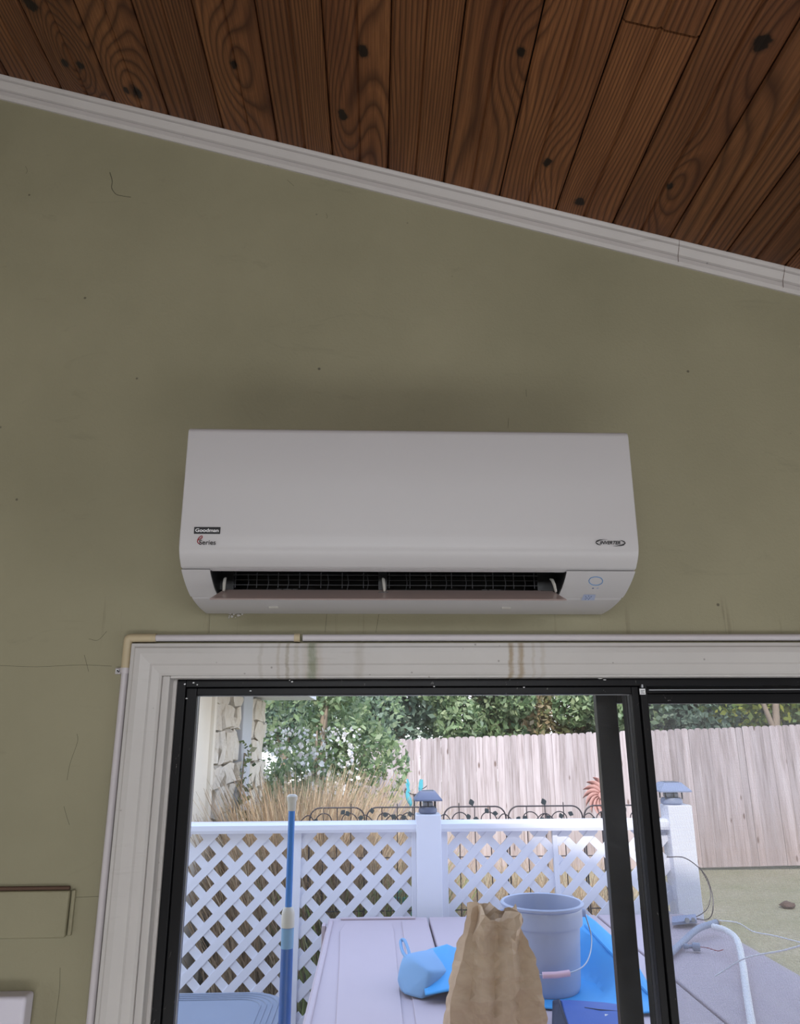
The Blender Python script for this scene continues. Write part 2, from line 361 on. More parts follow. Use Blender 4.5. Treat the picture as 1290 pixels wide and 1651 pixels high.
def leaves(name, centers, size, mat, parent=None, asp=.55):
    n = len(centers); d = nrg.normal(size=(n, 3)); d /= np.linalg.norm(d, axis=1)[:, None]
    e = nrg.normal(size=(n, 3)); e -= d * (e * d).sum(1)[:, None]; e /= np.linalg.norm(e, axis=1)[:, None]
    s = (size * nrg.uniform(.6, 1.4, n))[:, None]
    v = np.stack([centers - d * s, centers + e * s * asp, centers + d * s, centers - e * s * asp], 1).reshape(-1, 3)
    return fast_mesh(name, v, [4] * n, np.arange(4 * n), mat, parent)

# ------------------------------------------------------------------ the room
SL = .2722; CZ = 3.148                         # ceiling: z = CZ - SL * x
def cz(x): return CZ - SL * x
XL, XR, YB = -2.4, 2.5, -3.4
DX0, DX1, DZ = -.395, 1.62, 2.012               # door opening in the wall
bm = NB(); extr(bm, [(XL, 0), (DX0, 0), (DX0, DZ), (DX1, DZ), (DX1, 0), (XR, 0), (XR, cz(XR)), (XL, cz(XL))], 'y', 0.0, .13)
wall = struct(obj('wall_front', bm, W_WALL))
for nm, y0, y1 in (('wall_back', YB - .1, YB),):
    struct(obj(nm, extr(NB(), [(XL, 0), (XR, 0), (XR, cz(XR)), (XL, cz(XL))], 'y', y0, y1), W_PLASTER))
struct(obj('wall_left', B((XL - .1, YB, 0), (XL, .13, cz(XL) + .02)), W_PLASTER))
struct(obj('wall_right', B((XR, YB, 0), (XR + .1, .13, cz(XR))), W_PLASTER))
struct(obj('floor', B((XL, YB, -.06), (XR, .13, 0)), W_TILE))
# added unseen frame on the back wall, set to match the rear fill lamp
wf = struct(empty('window_1', (.1, YB, 2.19)))
bm = NB()
for a, b in (((-1.15, .001, 0), (1.15, .03, .03)), ((-1.15, .001, .43), (1.15, .03, .46)), ((-1.15, .001, .03), (-1.12, .03, .43)), ((1.12, .001, .03), (1.15, .03, .43)), ((-.02, .001, .03), (.02, .03, .43))): box(bm, a, b)
obj('window_frame', bm, W_TRIM, wf)
# hairline cracks and chips in the wall paint
for pts in ([(177, 278), (181, 292), (180, 303), (187, 313), (198, 316), (211, 318)], [(41, 268), (44, 275), (42, 280)], [(526, 344), (528, 350), (526, 352)], [(143, 1030), (158, 1032), (172, 1018)], [(136, 1056), (143, 1083)],
            [(124, 1183), (125, 1196), (113, 1231), (108, 1258)], [(103, 1300), (108, 1318), (112, 1330)], [(0, 1073), (60, 1075), (130, 1072), (180, 1074)], [(97, 1560), (96, 1595), (90, 1640), (88, 1660)], [(118, 1447), (165, 1445)],
            [(338, 990), (337, 1021)], [(527, 990), (524, 1020)], [(611, 990), (606, 1020)], [(463, 290), (474, 300)], [(820, 674), (819, 690)], [(848, 628), (849, 640)]):
    q = bez([U(*p) for p in pts], 4)
    obj('crack', T([v + Vector((0, .00005, 0)) for v in q], .00035 if pts[0][1] != 278 else .0008, 4), W_CRACK, wall)
# chewed plaster hole under the indoor unit, and the painted-over patch board at left
hole = NB()
for k in range(14):
    c = U(rnd.uniform(368, 396), rnd.uniform(989, 997)); r = rnd.uniform(.001, .003)
    bmesh.ops.create_icosphere(hole, subdivisions=1, radius=r, matrix=Matrix.Translation((c.x, -.001, c.z)))
obj('chipped_plaster', hole, W_TRIM, wall)
pa, pb = U(-60, 1436), U(108, 1510)
patch = obj('patch_board', B((pa.x, -.012, pb.z), (pb.x, 0, pa.z)), W_WALL, wall, bevel=.003)
obj('dust_ledge', B((pa.x, -.0075, pa.z), (U(114, 1436).x, 0, pa.z + .006)), W_DIRT, wall, bevel=.002)
obj('edge_bead', B((pb.x + .001, -.006, pb.z + .002), (pb.x + .008, 0, pa.z)), W_WALL, wall, bevel=.002)

# ceiling: deck above, planks below it, each with a groove down its middle
nx = math.sqrt(1 + SL * SL); ux = Vector((1, 0, -SL)) / nx; un = Vector((SL, 0, 1)) / nx
ceil = struct(obj('ceiling', extr(NB(), [(XL - .3, cz(XL - .3) + .022), (XR + .3, cz(XR + .3) + .022), (XR + .3, cz(XR + .3) + .2), (XL - .3, cz(XL - .3) + .2)], 'y', YB - .3, .55), W_DARK))
PW = .1279
def plank_mesh(w, L):
    g = .0052; d = .0048
    prof = [(0, d), (g, 0), (w / 2 - g, 0), (w / 2, d), (w / 2 + g, 0), (w - g, 0), (w, d), (w, .018), (0, .018)]
    bm = NB(); extr(bm, prof, 'y', 0, L); return bm
Lfull = 3.55
base_me = {}
def plank(i, y0, L):
    key = round(L, 3)
    x0 = -.745 + i * PW + .0013
    if key not in base_me:
        o = obj('plank', plank_mesh(PW * nx - .0026, L), W_WOOD, ceil); base_me[key] = o.data
    else:
        o = bpy.data.objects.new('plank', base_me[key]); LINK(o); o.parent = ceil
    m = Matrix((ux, Vector((0, 1, 0)), un)).transposed().to_4x4(); m.translation = Vector((x0, y0, cz(x0)))
    o.matrix_local = m
for i in range(-12, 25):
    if i == 9:
        plank(i, .14 - .6330, .6330); plank(i, .14 - 3.55, 3.55 - .6375)
    else: plank(i, .14 - Lfull, Lfull)
# crown moulding following the slope
cp = [(0, -.047), (-.004, -.047), (-.009, -.040), (-.010, -.030), (-.0068, -.0275), (-.013, -.0255), (-.021, -.016), (-.0240, -.0130), (-.0195, -.0108), (-.026, -.0085), (-.029, -.003), (-.029, .0), (0, 0)]
bm = NB(); XA, XB = XL, XR
A = [bm.verts.new((XA, y, cz(XA) + z * 1.03)) for y, z in cp]; Z = [bm.verts.new((XB, y, cz(XB) + z * 1.03)) for y, z in cp]
for i in range(len(cp)): bm.faces.new((A[i], A[(i + 1) % len(cp)], Z[(i + 1) % len(cp)], Z[i]))
bm.faces.new(A[::-1]); bm.faces.new(Z)
crown = struct(obj('trim_1', bm, W_CROWN))
for px in (1096, 1266):
    a = U(px, 117 + (432 - 117) * px / 1290 + 2, -.03); x = a.x
    obj('scarf_joint', T([(x - .001, -.0295, cz(x) - .001), (x - .0005, -.0247, cz(x) - .012), (x, -.0125, cz(x) - .028), (x, -.0105, cz(x) - .044)], .0005, 4), W_DIRT, crown)

# ------------------------------------------------------------------ door: casing, jamb, black frame, panels
# casing profile: (distance outwards from opening, projection)
cas = [(0, 0), (0, .010), (.004, .0125), (.018, .0145), (.021, .018), (.040, .021), (.050, .020), (.053, .0175), (.0588, .0165), (.0588, 0)]
ix, iz = -.398, 2.003
bm = NB(); n = len(cas)
rings = [[bm.verts.new((ix - d, -p, 0)) for d, p in cas], [bm.verts.new((ix - d, -p, iz + d)) for d, p in cas], [bm.verts.new((DX1 + .07, -p, iz + d)) for d, p in cas]]
for a, b in zip(rings, rings[1:]):
    for i in range(n): bm.faces.new((a[i], a[(i + 1) % n], b[(i + 1) % n], b[i]))
bm.faces.new(rings[0]); bm.faces.new(rings[2])
for v in bm.verts: v.co.y = min(v.co.y, -.0005) if v.co.y < -.0001 else 0
struct(obj('trim_2', bm, W_TRIM))
door = struct(empty('door_1', (-.395, 0, 0)))
def dobj(name, bm, mat, **k):
    o = obj(name, bm, mat, door, **k); o.matrix_parent_inverse = Matrix.Translation(-door.location); return o
bm = NB(); box(bm, (-.398, -.004, 0), (-.384, .13, 2.003)); box(bm, (-.384, -.004, 1.9985), (DX1, .13, 2.012)); dobj('jamb', bm, W_TRIM, bevel=.002)
bm = NB(); box(bm, (-.384, .024, 0), (-.378, .05, 1.9985)); dobj('stop_bead', bm, W_TRIM)
FY = .030
bm = NB(); box(bm, (-.378, FY, 0), (-.362, .125, 1.9985)); box(bm, (-.362, FY, 1.984), (DX1, .125, 1.9985)); box(bm, (-.362, .07, 1.972), (DX1, .08, 1.985)); dobj('door_frame', bm, W_BLACK, bevel=.0015)
# sliding panel (left), glass inside a black border
s0, s1 = -.361, .530; gx0, gx1, gz = -.341, .500, 1.969
dobj('left_stile', B((s0, .034, .02), (gx0, .066, 1.983)), W_BLACK, bevel=.002)
dobj('top_rail', B((gx0, .034, gz), (gx1, .066, 1.983)), W_BLACK, bevel=.002)
dobj('bottom_rail', B((gx0, .034, .02), (gx1, .066, .11)), W_BLACK, bevel=.002)
bm = NB(); box(bm, (gx1, .034, .02), (.514, .066, 1.983)); box(bm, (.5155, .030, .02), (s1, .066, 1.986)); dobj('meeting_stile', bm, W_BLACK, bevel=.002)
bm = NB(); box(bm, (gx0, .0475, .11), (gx0 + .0016, .052, gz)); box(bm, (gx0, .0475, gz - .0016), (gx1, .052, gz)); dobj('glazing_bead', bm, W_WIRE)
dobj('pane', B((gx0 + .0001, .0495, .11), (gx1 - .0001, .0515, gz - .0001)), W_GLASS)
# fixed panel (right), set further out
dobj('fixed_stile', B((.5045, .084, .02), (.520, .112, 1.972)), W_BLACK, bevel=.002)
dobj('fixed_rail', B((.520, .084, 1.952), (DX1, .112, 1.972)), W_BLACK, bevel=.002)
dobj('fixed_pane', B((.5205, .097, .05), (DX1, .0985, 1.9519)), W_GLASS2)
dobj('header_channel', B((.532, .026, 1.975), (DX1, .0295, 1.9768)), W_WIRE)
tagp = U(1036, 1113, .029)
dobj('latch_tag', B((tagp.x - .006, .0275, tagp.z - .008), (tagp.x + .005, .0298, tagp.z + .003)), W_WHITE)
dobj('latch_pin', T([(tagp.x, .0285, tagp.z + .005), (tagp.x, .0285, tagp.z + .011)], .0022, 8), W_WIRE)
for k, dz in enumerate((-.001, -.0035, -.006)):
    dobj('tag_mark', B((tagp.x - .004, .0270, tagp.z + dz), (tagp.x + .003 - .002 * (k % 2), .0274, tagp.z + dz + .0008)), W_INK)
# screen door on the outside track: a glossy stile and mesh
scr = thing('screen_door', 'black framed insect screen door on the outer track behind the glass', 'screen', (.4625, .15, 0))
o = obj('stile', B((.0, .0, .03), (.044, .022, 1.99)), W_GLOSS, scr, bevel=.002)
obj('screen_rail', B((.044, .0, 1.955), (1.15, .022, 1.99)), W_BLACK, scr, bevel=.002)
obj('bottom_rail', B((.044, .0, .03), (1.15, .022, .09)), W_BLACK, scr, bevel=.002)
obj('screen_mesh', B((.087, .010, .09), (1.15, .0104, 1.955)), W_MESH, scr)

# lumps of old white paint on the black frame
for px, py, w in ((471, 1099, 3.2), (467, 1097, 2), (520, 1094, 4), (404, 1114, 3), (301, 1126, 3), (700, 1107, 2.5), (845, 1108, 3), (968, 1094, 7), (975, 1096, 5), (298, 1103, 3), (312, 1101, 3), (318, 1104, 2)):
    c = U(px, py, .0295); bm = NB(); bmesh.ops.create_icosphere(bm, subdivisions=1, radius=1)
    for v in bm.verts: v.co = Vector((c.x + v.co.x * w * .00075, c.y + v.co.y * .0008, c.z + v.co.z * .0014 * rnd.uniform(.6, 1.3)))
    dobj('paint_chip', bm, W_WHITE)

# drain pipe run around the casing
pr = .0066; PX, PZ = -.4668, U(700, 1029).z
cond = thing('drain_pipe', 'thin white plastic pipe running along the door casing with a cream elbow', 'pipe', (PX, -.008, PZ))
def cobj(name, bm, mat, **k): return obj(name, bm, mat, cond, **k)
ell = U(478, 1028).x - PX
cobj('pipe', T([(0, 0, -.06), (0, 0, -PZ + .02)], pr, 16), W_PIPE, smooth=True)
cobj('pipe', T([(.05, 0, 0), (ell, 0, .0)], pr, 16), W_PIPE, smooth=True)
cobj('pipe', T([(ell + .013, 0, 0), (DX1 + .3 - PX, 0, 0)], pr, 16), W_PIPE, smooth=True)
el = [(0, 0, -.062), (0, 0, -.004), (.0006, 0, -.0018), (.0018, 0, -.0006), (.004, 0, 0), (.052, 0, 0)]
cobj('elbow', T(el, .0082, 16), W_CREAM, smooth=True)
cobj('coupling', T([(ell - .003, 0, 0), (ell + .008, 0, 0)], .0082, 16), W_CREAM, smooth=True)
c0 = U(195, 1082); cl = Vector((c0.x - PX, 0, c0.z - PZ))
cobj('clip', T([(0, 0, cl.z - .005), (0, 0, cl.z + .005)], .0085, 16), W_PIPE, smooth=True)
ear = cobj('clip_ear', B((-.020, .003, cl.z - .006), (-.006, .0078, cl.z + .006)), W_PIPE, bevel=.002)
sc = obj('screw', T([(-.0145, .0035, cl.z), (-.0145, .0005, cl.z)], .0035, 12), W_IRON, ear)
bm = T([(-.0145 + .0025 * cos(a), .0003, cl.z + .0025 * sin(a)) for a in np.linspace(0, 5.2, 12)], .0008, 5)
obj('screw_rim', bm, W_WHITE, ear)

# ------------------------------------------------------------------ the indoor air conditioner
AX0, AW = -.326, .77
ac = thing('air_conditioner', 'white wall-mounted split air conditioner with its louver flap open above the door', 'air conditioner', (AX0, 0, 2.12))
ac.rotation_euler.y = radians(.12)
def P(d, z): return (-d, z - 2.12)
curve = [(.012, 2.120), (.06, 2.1215), (.104, 2.126), (.135, 2.1318), (.158, 2.139), (.184, 2.150), (.206, 2.163), (.222, 2.177), (.2315, 2.192), (.2335, 2.21), (.2338, 2.229)]
cv = [(v.x, v.z) for v in bez([(d, 0, z) for d, z in curve], 5)]
def seg(dmin, dmax, zmax=9): return [p for p in cv if dmin <= p[0] <= dmax and p[1] <= zmax]
split = [p for p in cv if p[1] >= 2.1645]
low = [p for p in cv if p[1] < 2.1635]
inner0, inner1 = .0475, .652
# front panel
pp = split + [(.2345, 2.30), (.2352, 2.398), (.2335, 2.4045), (.228, 2.4085), (.215, 2.410), (.192, 2.410), (.192, 2.21), (.188, 2.172), (.197, 2.1645)]
obj('front_panel', extr(NB(), [P(*p) for p in pp], 'x', 0, AW), W_AC, ac, bevel=.0022, seg=3)
# back body
pb_ = [(.0, 2.1205)] + [p for p in cv if p[0] <= .126] + [(.1285, 2.1345), (.124, 2.1385), (.062, 2.150), (.055, 2.19), (.190, 2.185), (.190, 2.4085), (.0, 2.414)]
obj('body_shell', extr(NB(), [P(*p) for p in pb_], 'x', .001, AW - .001), W_AC, ac, bevel=.001)
# lower side covers
pe = [(.128, 2.133)] + [p for p in low if p[0] > .128] + [(.204, 2.1632), (.186, 2.171), (.186, 2.184), (.06, 2.184), (.064, 2.151), (.124, 2.1395)]
obj('side_cover', extr(NB(), [P(*p) for p in pe], 'x', 0, inner0), W_AC, ac, bevel=.0012)
obj('control_cover', extr(NB(), [P(*p) for p in pe], 'x', inner1, AW), W_AC, ac, bevel=.0012)
# lip over the outlet
obj('outlet_lip', extr(NB(), [P(*p) for p in [(.205, 2.1645), (.203, 2.1665), (.190, 2.1715), (.180, 2.1715), (.180, 2.169), (.196, 2.1625)]], 'x', inner0, inner1), W_AC, ac)
# dark duct lining
bm = NB(); ins = .0015
box(bm, (inner0, -.062, .031), (inner1, -.0555, .064)); box(bm, (inner0, -.186, .0605), (inner1, -.062, .0645))
extr(bm, [P(*p) for p in [(.125, 2.1385), (.062, 2.1500), (.062, 2.1515), (.125, 2.1405)]], 'x', inner0, inner1)
for xa, xb in ((inner0, inner0 + .002), (inner1 - .002, inner1)): extr(bm, [P(*p) for p in [(.062, 2.151), (.125, 2.140), (.135, 2.1335), (.16, 2.1405), (.185, 2.1515), (.2, 2.161), (.186, 2.180), (.062, 2.182)]], 'x', xa, xb)
for xa, xb in ((inner0 + .002, inner0 + .026), (inner1 - .034, inner1 - .002)): box(bm, (xa, -.125, .024), (xb, -.10, .0605))
obj('duct_lining', bm, W_ACD, ac)
# safety grille: thin wires across the outlet
gr = empty('outlet_grille'); gr.parent = ac
gy = -.132
for k, z in enumerate((.0315, .0405, .0495)):
    for xa, xb in ((inner0 + .026, .331), (.346, inner1 - .034)): obj('grille_wire', T([(xa, gy, z), (xb, gy, z)], .00065, 6), W_GRID, gr)
for x in [inner0 + .030 + .0378 * k for k in range(8)] + [.350 + .0372 * k for k in range(8)]:
    if x < inner1 - .03: obj('grille_wire', T([(x, gy - .001, .026), (x, gy - .001, .054)], .0008, 6), W_GRID, gr)
for x in [.094 + .036 * k for k in range(7)] + [.38 + .036 * k for k in range(7)]:
    obj('deflector', T([(x, gy + .022, .024), (x + .003, gy + .022, .040), (x + .001, gy + .022, .056)], .0009, 5), W_GRID, ac)
# fan roller faintly seen behind the wires
obj('outlet_mullion', B((.331, -.14, .022), (.346, -.10, .0605)), W_ACD, ac)
# louver flap
fl = [(.155, 2.1385), (.205, 2.1145), (.2065, 2.1120), (.203, 2.1125), (.152, 2.1355)]
x0f, x1f = inner0 + .0035, inner1 - .004
bm = NB()
A = [bm.verts.new((x0f + (.012 if i in (0, 4) else 0), *P(*p))) for i, p in enumerate(fl)]; Z = [bm.verts.new((x1f - (.012 if i in (0, 4) else 0), *P(*p))) for i, p in enumerate(fl)]
for i in range(5): bm.faces.new((A[i], A[(i + 1) % 5], Z[(i + 1) % 5], Z[i]))
bm.faces.new(A[::-1]); bm.faces.new(Z)
flap = obj('louver_flap', bm, W_FLAP, ac)
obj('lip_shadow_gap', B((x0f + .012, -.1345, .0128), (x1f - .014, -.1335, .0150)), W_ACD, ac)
for x, nm in ((inner0 + .016, 'hinge_arm'), (.3385, 'hinge_arm'), (inner1 - .016, 'hinge_arm')):
    bm = T([(x, -.150, .040), (x + .001, -.160, .036), (x + .002, -.168, .026), (x + .003, -.172, .013)], [.0018, .0028, .0028, .0022], 8); obj(nm, bm, W_COLLAR, ac, smooth=True)
obj('hinge_slot', B((.331, -.170, .0080), (.3475, -.162, .0125)), W_ACD, flap)
def flappt(px, py):
    d = ray(px, py); best = None
    for k in range(101):
        t = k / 100; dd = .155 + .05 * t; zz = 2.1387 - .024 * t + .0006; p = CAM + d * ((-dd - CAM.y) / d.y); e = abs(p.z - zz)
        if best is None or e < best[0]: best = (e, (p.x - AX0, -dd, zz - 2.12))
    return best[1]
for px0, px1, py in ((446, 454, 948), (457, 470, 948), (472, 480, 948), (365, 372, 949), (777, 785, 946), (789, 799, 946), (801, 807, 946), (872, 894, 951)):
    a = flappt(px0, py); b = flappt(px1, py); obj('flap_slot', B((a[0], a[1] - .002, a[2] - .0006), (b[0], a[1] + .0012, a[2] + .0004)), W_ACD, flap)

# marks on the front
def text(body, px0, px1, pyc, mat, parent, shear=0.0, bold=.0, ysc=1.0, name='lettering'):
    c = bpy.data.curves.new(name, 'FONT'); c.body = body; c.size = 1; c.shear = shear; c.offset = bold; c.extrude = .0
    to = bpy.data.objects.new('tmp', c); LINK(to); bpy.context.view_layer.update()
    me = bpy.data.meshes.new_from_object(to.evaluated_get(bpy.context.evaluated_depsgraph_get())); bpy.data.objects.remove(to)
    a = U(px0, pyc, -.2345); b = U(px1, pyc, -.2345)
    co = np.array([v.co[:] for v in me.vertices]); mn, mx = co.min(0), co.max(0); s = (b.x - a.x) / (mx[0] - mn[0]); cyy = .5 * (mn[1] + mx[1])
    for v in me.vertices:
        x = a.x - AX0 + (v.co.x - mn[0]) * s; z = a.z - 2.12 + (v.co.y - cyy) * s * ysc
        v.co = (x, -(.2337 + .0012 * (z - .10) / .17) - .0017, z)
    me.materials.append(mat); o = bpy.data.objects.new(name, me); LINK(o); o.parent = parent; return o
b0, b1 = U(313, 849.5, -.235), U(354.5, 860.5, -.235)
badge = obj('badge', B((b0.x - AX0, -.2351, b1.z - 2.12), (b1.x - AX0, -.2330, b0.z - 2.12)), W_INK, ac, bevel=.0004)
o = text('Goodman', 315, 352.5, 855, W_WHITE, badge, bold=.02, ysc=.85)
text('Series', 321, 348, 874.5, W_INK, ac, bold=.01)
ecur = [U(x, y, -.2345) for x, y in ((318, 871), (322, 869.5), (326, 866.5), (325.5, 864), (322.5, 865.5), (319.5, 869), (318.3, 873.5), (320, 876), (322.5, 875.5))]
obj('script_letter', T(bez([(p.x - AX0, -.2352, p.z - 2.12) for p in ecur], 5), .0007, 6), W_RED, ac)
text('INVERTER', 966.5, 1000, 873.7, W_INK, ac, shear=.35, bold=.03)
def swoosh(pts):
    bm = NB(); vs1 = []
    for (x, y, w) in pts:
        p = U(x, y, -.2345); vs1.append((bm.verts.new((p.x - AX0, -.2353, p.z - 2.12 + w)), bm.verts.new((p.x - AX0, -.2353, p.z - 2.12 - w))))
    for a, b in zip(vs1, vs1[1:]): bm.faces.new((a[0], b[0], b[1], a[1]))
    bmesh.ops.remove_doubles(bm, verts=bm.verts, dist=1e-6); obj('swoosh', bm, W_INK, ac)
swoosh([(979, 868.6, .0001), (972, 868.8, .0004), (966, 869.8, .0009), (961.5, 871.8, .0014), (960, 873.3, .0008)]); swoosh([(960, 873.3, .0008), (962, 875.2, .0013), (966, 877.2, .0006), (969, 877.9, .0001)])
swoosh([(999, 869.8, .0001), (1003, 870.8, .0007), (1006.5, 872.6, .0012), (1008, 874.2, .0009)]); swoosh([(1008, 874.2, .0009), (1005, 876.8, .0014), (1000, 878.2, .0009), (993, 879, .0004), (988, 879.2, .0001)])
# ring, lights and sticker lie on the curved cover
def oncurve(px, py, off=.0006):
    d = ray(px, py); best = None
    for i in range(len(cv) - 1):
        for k in range(6):
            t = k / 6; dd = cv[i][0] * (1 - t) + cv[i + 1][0] * t; zz = cv[i][1] * (1 - t) + cv[i + 1][1] * t
            p = CAM + d * ((-dd - CAM.y) / d.y); e = abs(p.z - zz)
            if best is None or e < best[0]:
                nrm = Vector((0, -(cv[i + 1][1] - cv[i][1]), -(cv[i + 1][0] - cv[i][0]))).normalized(); best = (e, Vector((p.x - AX0, -dd, zz - 2.12)) + nrm * off)
    return best[1]
obj('ring_button', T([oncurve(960.5 + 11 * cos(a), 935.3 + 6.8 * sin(a), .0002) for a in np.linspace(0, 2 * pi, 33)[:-1]], .0008, 6, closed=True), W_BLUE, ac)
for x, m in ((956, W_NAVYDOT), (963.5, W_PALEBLUE)):
    obj('indicator_light', T([oncurve(x - 1.4, 947, .0003), oncurve(x + 1.4, 946.8, .0003)], .0008, 6), m, ac)
bm = NB(); q = [oncurve(*p) for p in ((941, 957), (960.5, 957), (958, 966), (937, 966))]; f = bm.faces.new([bm.verts.new(v) for v in q]); stk = obj('sticker', bm, W_PALEBLUE, ac)
for x, y in ((944.5, 960), (948.8, 959), (953, 960), (946.5, 962.5), (950.5, 962.5), (944, 964), (948.8, 964.4)):
    obj('sticker_dot', T([oncurve(x - .6, y, .0009), oncurve(x + .6, y, .0009)], .0005, 5), W_NAVYDOT, stk)
obj('bottom_clip', B((.130, -.075, -.0004), (.147, -.070, .003)), W_COLLAR, ac); obj('bottom_clip', B((.560, -.075, -.0004), (.577, -.070, .003)), W_COLLAR, ac)

# white panel at the lower left corner, fixed on the wall
wp = U(42, 1607, -.035)
wpn = tag(obj('wall_panel', B((-.25, -.035, -.55), (0, 0, 0)), W_SHELL, bevel=.006, seg=3), 'white plastic wall box whose corner shows low beside the door casing', 'panel'); wpn.location = (wp.x, -.0005, wp.z)

# ------------------------------------------------------------------ outside: ground, house wing
struct(obj('ground', B((-14, .14, -.3), (22, 30, -.02)), W_GROUND))
struct(obj('patio', B((-3, .14, -.019), (2.1, 2.95, .0)), W_CONC))
wing = thing('house_wing', 'pale stone wall with cream trim boards and white eave at the left', 'building', (-1.08, 3.0, 0))
obj('wall_core', B((-1.6, .15, -.05), (-.02, 3.0, 2.2)), W_MORTAR, wing)
obj('trim_board', B((-.02, .12, 0), (.02, .62, 2.2)), W_BTRIM, wing, bevel=.006)
obj('trim_edge', B((-.02, .56, 0), (.045, .62, 2.2)), W_BTRIM, wing, bevel=.006)
obj('downspout', B((-.02, 1.62, 0), (.05, 2.05, 2.2)), W_GTRIM, wing, bevel=.008)
def stones(y0, y1):
    z = 0.0
    while z < 2.16:
        h = rnd.uniform(.12, .26); h = min(h, 2.19 - z)
        y = y0 - rnd.uniform(0, .15)
        while y < y1 - .03:
            w = rnd.uniform(.18, .42); a, b = max(y, y0) + .008, min(y + w, y1) - .008
            if b - a > .04:
                bm = NB(); d = rnd.uniform(.012, .05)
                box(bm, (-.03, a, z + .008), (d, b, z + h - .008)); bmesh.ops.subdivide_edges(bm, edges=bm.edges, cuts=1, use_grid_fill=True)
                for v in bm.verts: v.co += Vector([rnd.uniform(-.018, .018) for _ in range(3)])
                obj('stone', bm, W_STONE, wing, smooth=True)
            y += w
        z += h
stones(.63, 1.60); stones(2.07, 3.0)
bm = NB(); extr(bm, [(-1.6, 2.205), (.50, 2.205), (.50, 2.36), (-1.6, 2.75)], 'y', .15, 3.1); obj('eave', bm, W_EAVE, wing)
bm = NB()
for k in range(3):
    pts = bez([(.03 + .02 * sin(k), 1.61 + .015 * k, .0), (.05, 1.58, .7), (.045, 1.6 + .02 * k, 1.2), (.07, 1.63, 1.75)], 6); tube(bm, pts, .006, 5)
ivy = tag(obj('climbing_vine', bm, W_BARK), 'leafy vine climbing between the stone wall and the grey downspout', 'vine'); ivy.location = (-1.08, 3.0, 0)
cen = np.stack([nrg.uniform(.03, .14, 260), nrg.uniform(1.42, 1.72, 260), nrg.uniform(.8, 1.85, 260)], 1); leaves('foliage', cen[(cen[:, 2] < 1.35) | (cen[:, 1] > 1.55)], .028, mat_leaf('ivy_leaf', [(60, 90, 52), (120, 140, 80), (150, 150, 120)]), ivy)

# ------------------------------------------------------------------ board fence, each picket its own part
fence = thing('board_fence', 'tall weathered grey wooden board fence across the back of the yard', 'fence', (-.47, 10, 0))
FP = .1035
variants = []
for k in range(4):
    w = FP - rnd.uniform(.0008, .003); H = 1.0
    prof = [(0, 0), (w, 0), (w, H - .03), (w - .008, H - .013), (w - .022, H - .003), (w / 2, H), (.022, H - .003), (.008, H - .013), (0, H - .03)]
    bm = NB(); extr(bm, prof, 'y', 0, .018); variants.append(bm)
def ptop(x): return 1.775 + (x + .47) * (1.98 - 1.775) / 6.9
for i in range(96):
    x = i * FP; top = ptop(x - .47) + rnd.uniform(-.008, .008); zb = -.03 + .012 * x * .8
    bm = variants[i % 4].copy(); H = top - zb
    for v in bm.verts:
        v.co.z = (H - (1 - v.co.z)) if v.co.z > .5 else 0
        v.co.z += zb
    o = obj('board', bm, W_FENCE, fence); o.location = (x, rnd.uniform(-.004, .004), 0); o.rotation_euler = (0, rnd.uniform(-.0009, .0009), 0)
for z in (.3, .95, 1.55):
    bm = NB(); extr(bm, [(0, z), (9.9, z + .24), (9.9, z + .33), (0, z + .09)], 'y', .022, .06); obj('rail', bm, W_FENCE, fence)
obj('end_post', B((-.09, .0, -.05), (-.004, .09, 1.64)), W_FENCE, fence)

# ------------------------------------------------------------------ lattice railing
LY = 2.75
lat = thing('lattice_railing', 'white vinyl lattice railing with square posts around the deck', 'fence', (0, LY, 0))
def LX(px): return U(px, 1400, LY).x
RZ = U(700, 1323, LY).z
pc0, pc1 = U(672, 1400, LY - .06).x, U(713, 1400, LY - .06).x
pr0, pr1 = U(1087, 1400, LY - .06).x, U(1127, 1400, LY - .06).x
XLEFT = -1.06
obj('post', B((pc0, -.06, 0), (pc1, .06, RZ + .035)), W_VINYL, lat, bevel=.006)
obj('post', B((pr0, -.06, 0), (pr1, .06, RZ + .07)), W_VINYL, lat, bevel=.006)
for a, b in ((XLEFT, pc0), (pc1, pr0)):
    bm = NB(); extr(bm, [(-.045, RZ - .05), (-.05, RZ - .035), (-.05, RZ - .012), (-.035, RZ), (.035, RZ), (.05, RZ - .012), (.05, RZ - .035), (.045, RZ - .05)], 'x', a, b); obj('top_rail', bm, W_VINYL, lat)
    obj('bottom_rail', B((a, -.03, .06), (b, .03, .13)), W_VINYL, lat, bevel=.004)
dvs = [(LX(473), LX(485)), (LX(893), LX(901))]
for a, b in dvs: obj('divider', B((a, -.016, .13), (b, .014, RZ - .05)), W_VINYL, lat, bevel=.002)
obj('side_channel', B((pc0 - .024, -.02, .13), (pc0, .014, RZ - .05)), W_VINYL, lat, bevel=.002); obj('side_channel', B((pc1, -.02, .13), (pc1 + .034, .014, RZ - .05)), W_VINYL, lat, bevel=.002)
PITCH = .1385; SW = .0405
def clip(px, pz, dx, dz, x0, x1, z0, z1):
    t0, t1 = -9, 9
    for p, d, a, b in ((px, dx, x0, x1), (pz, dz, z0, z1)):
        u, v = (a - p) / d, (b - p) / d
        if u > v: u, v = v, u
        t0, t1 = max(t0, u), min(t1, v)
    return t0, t1
cnt = 0
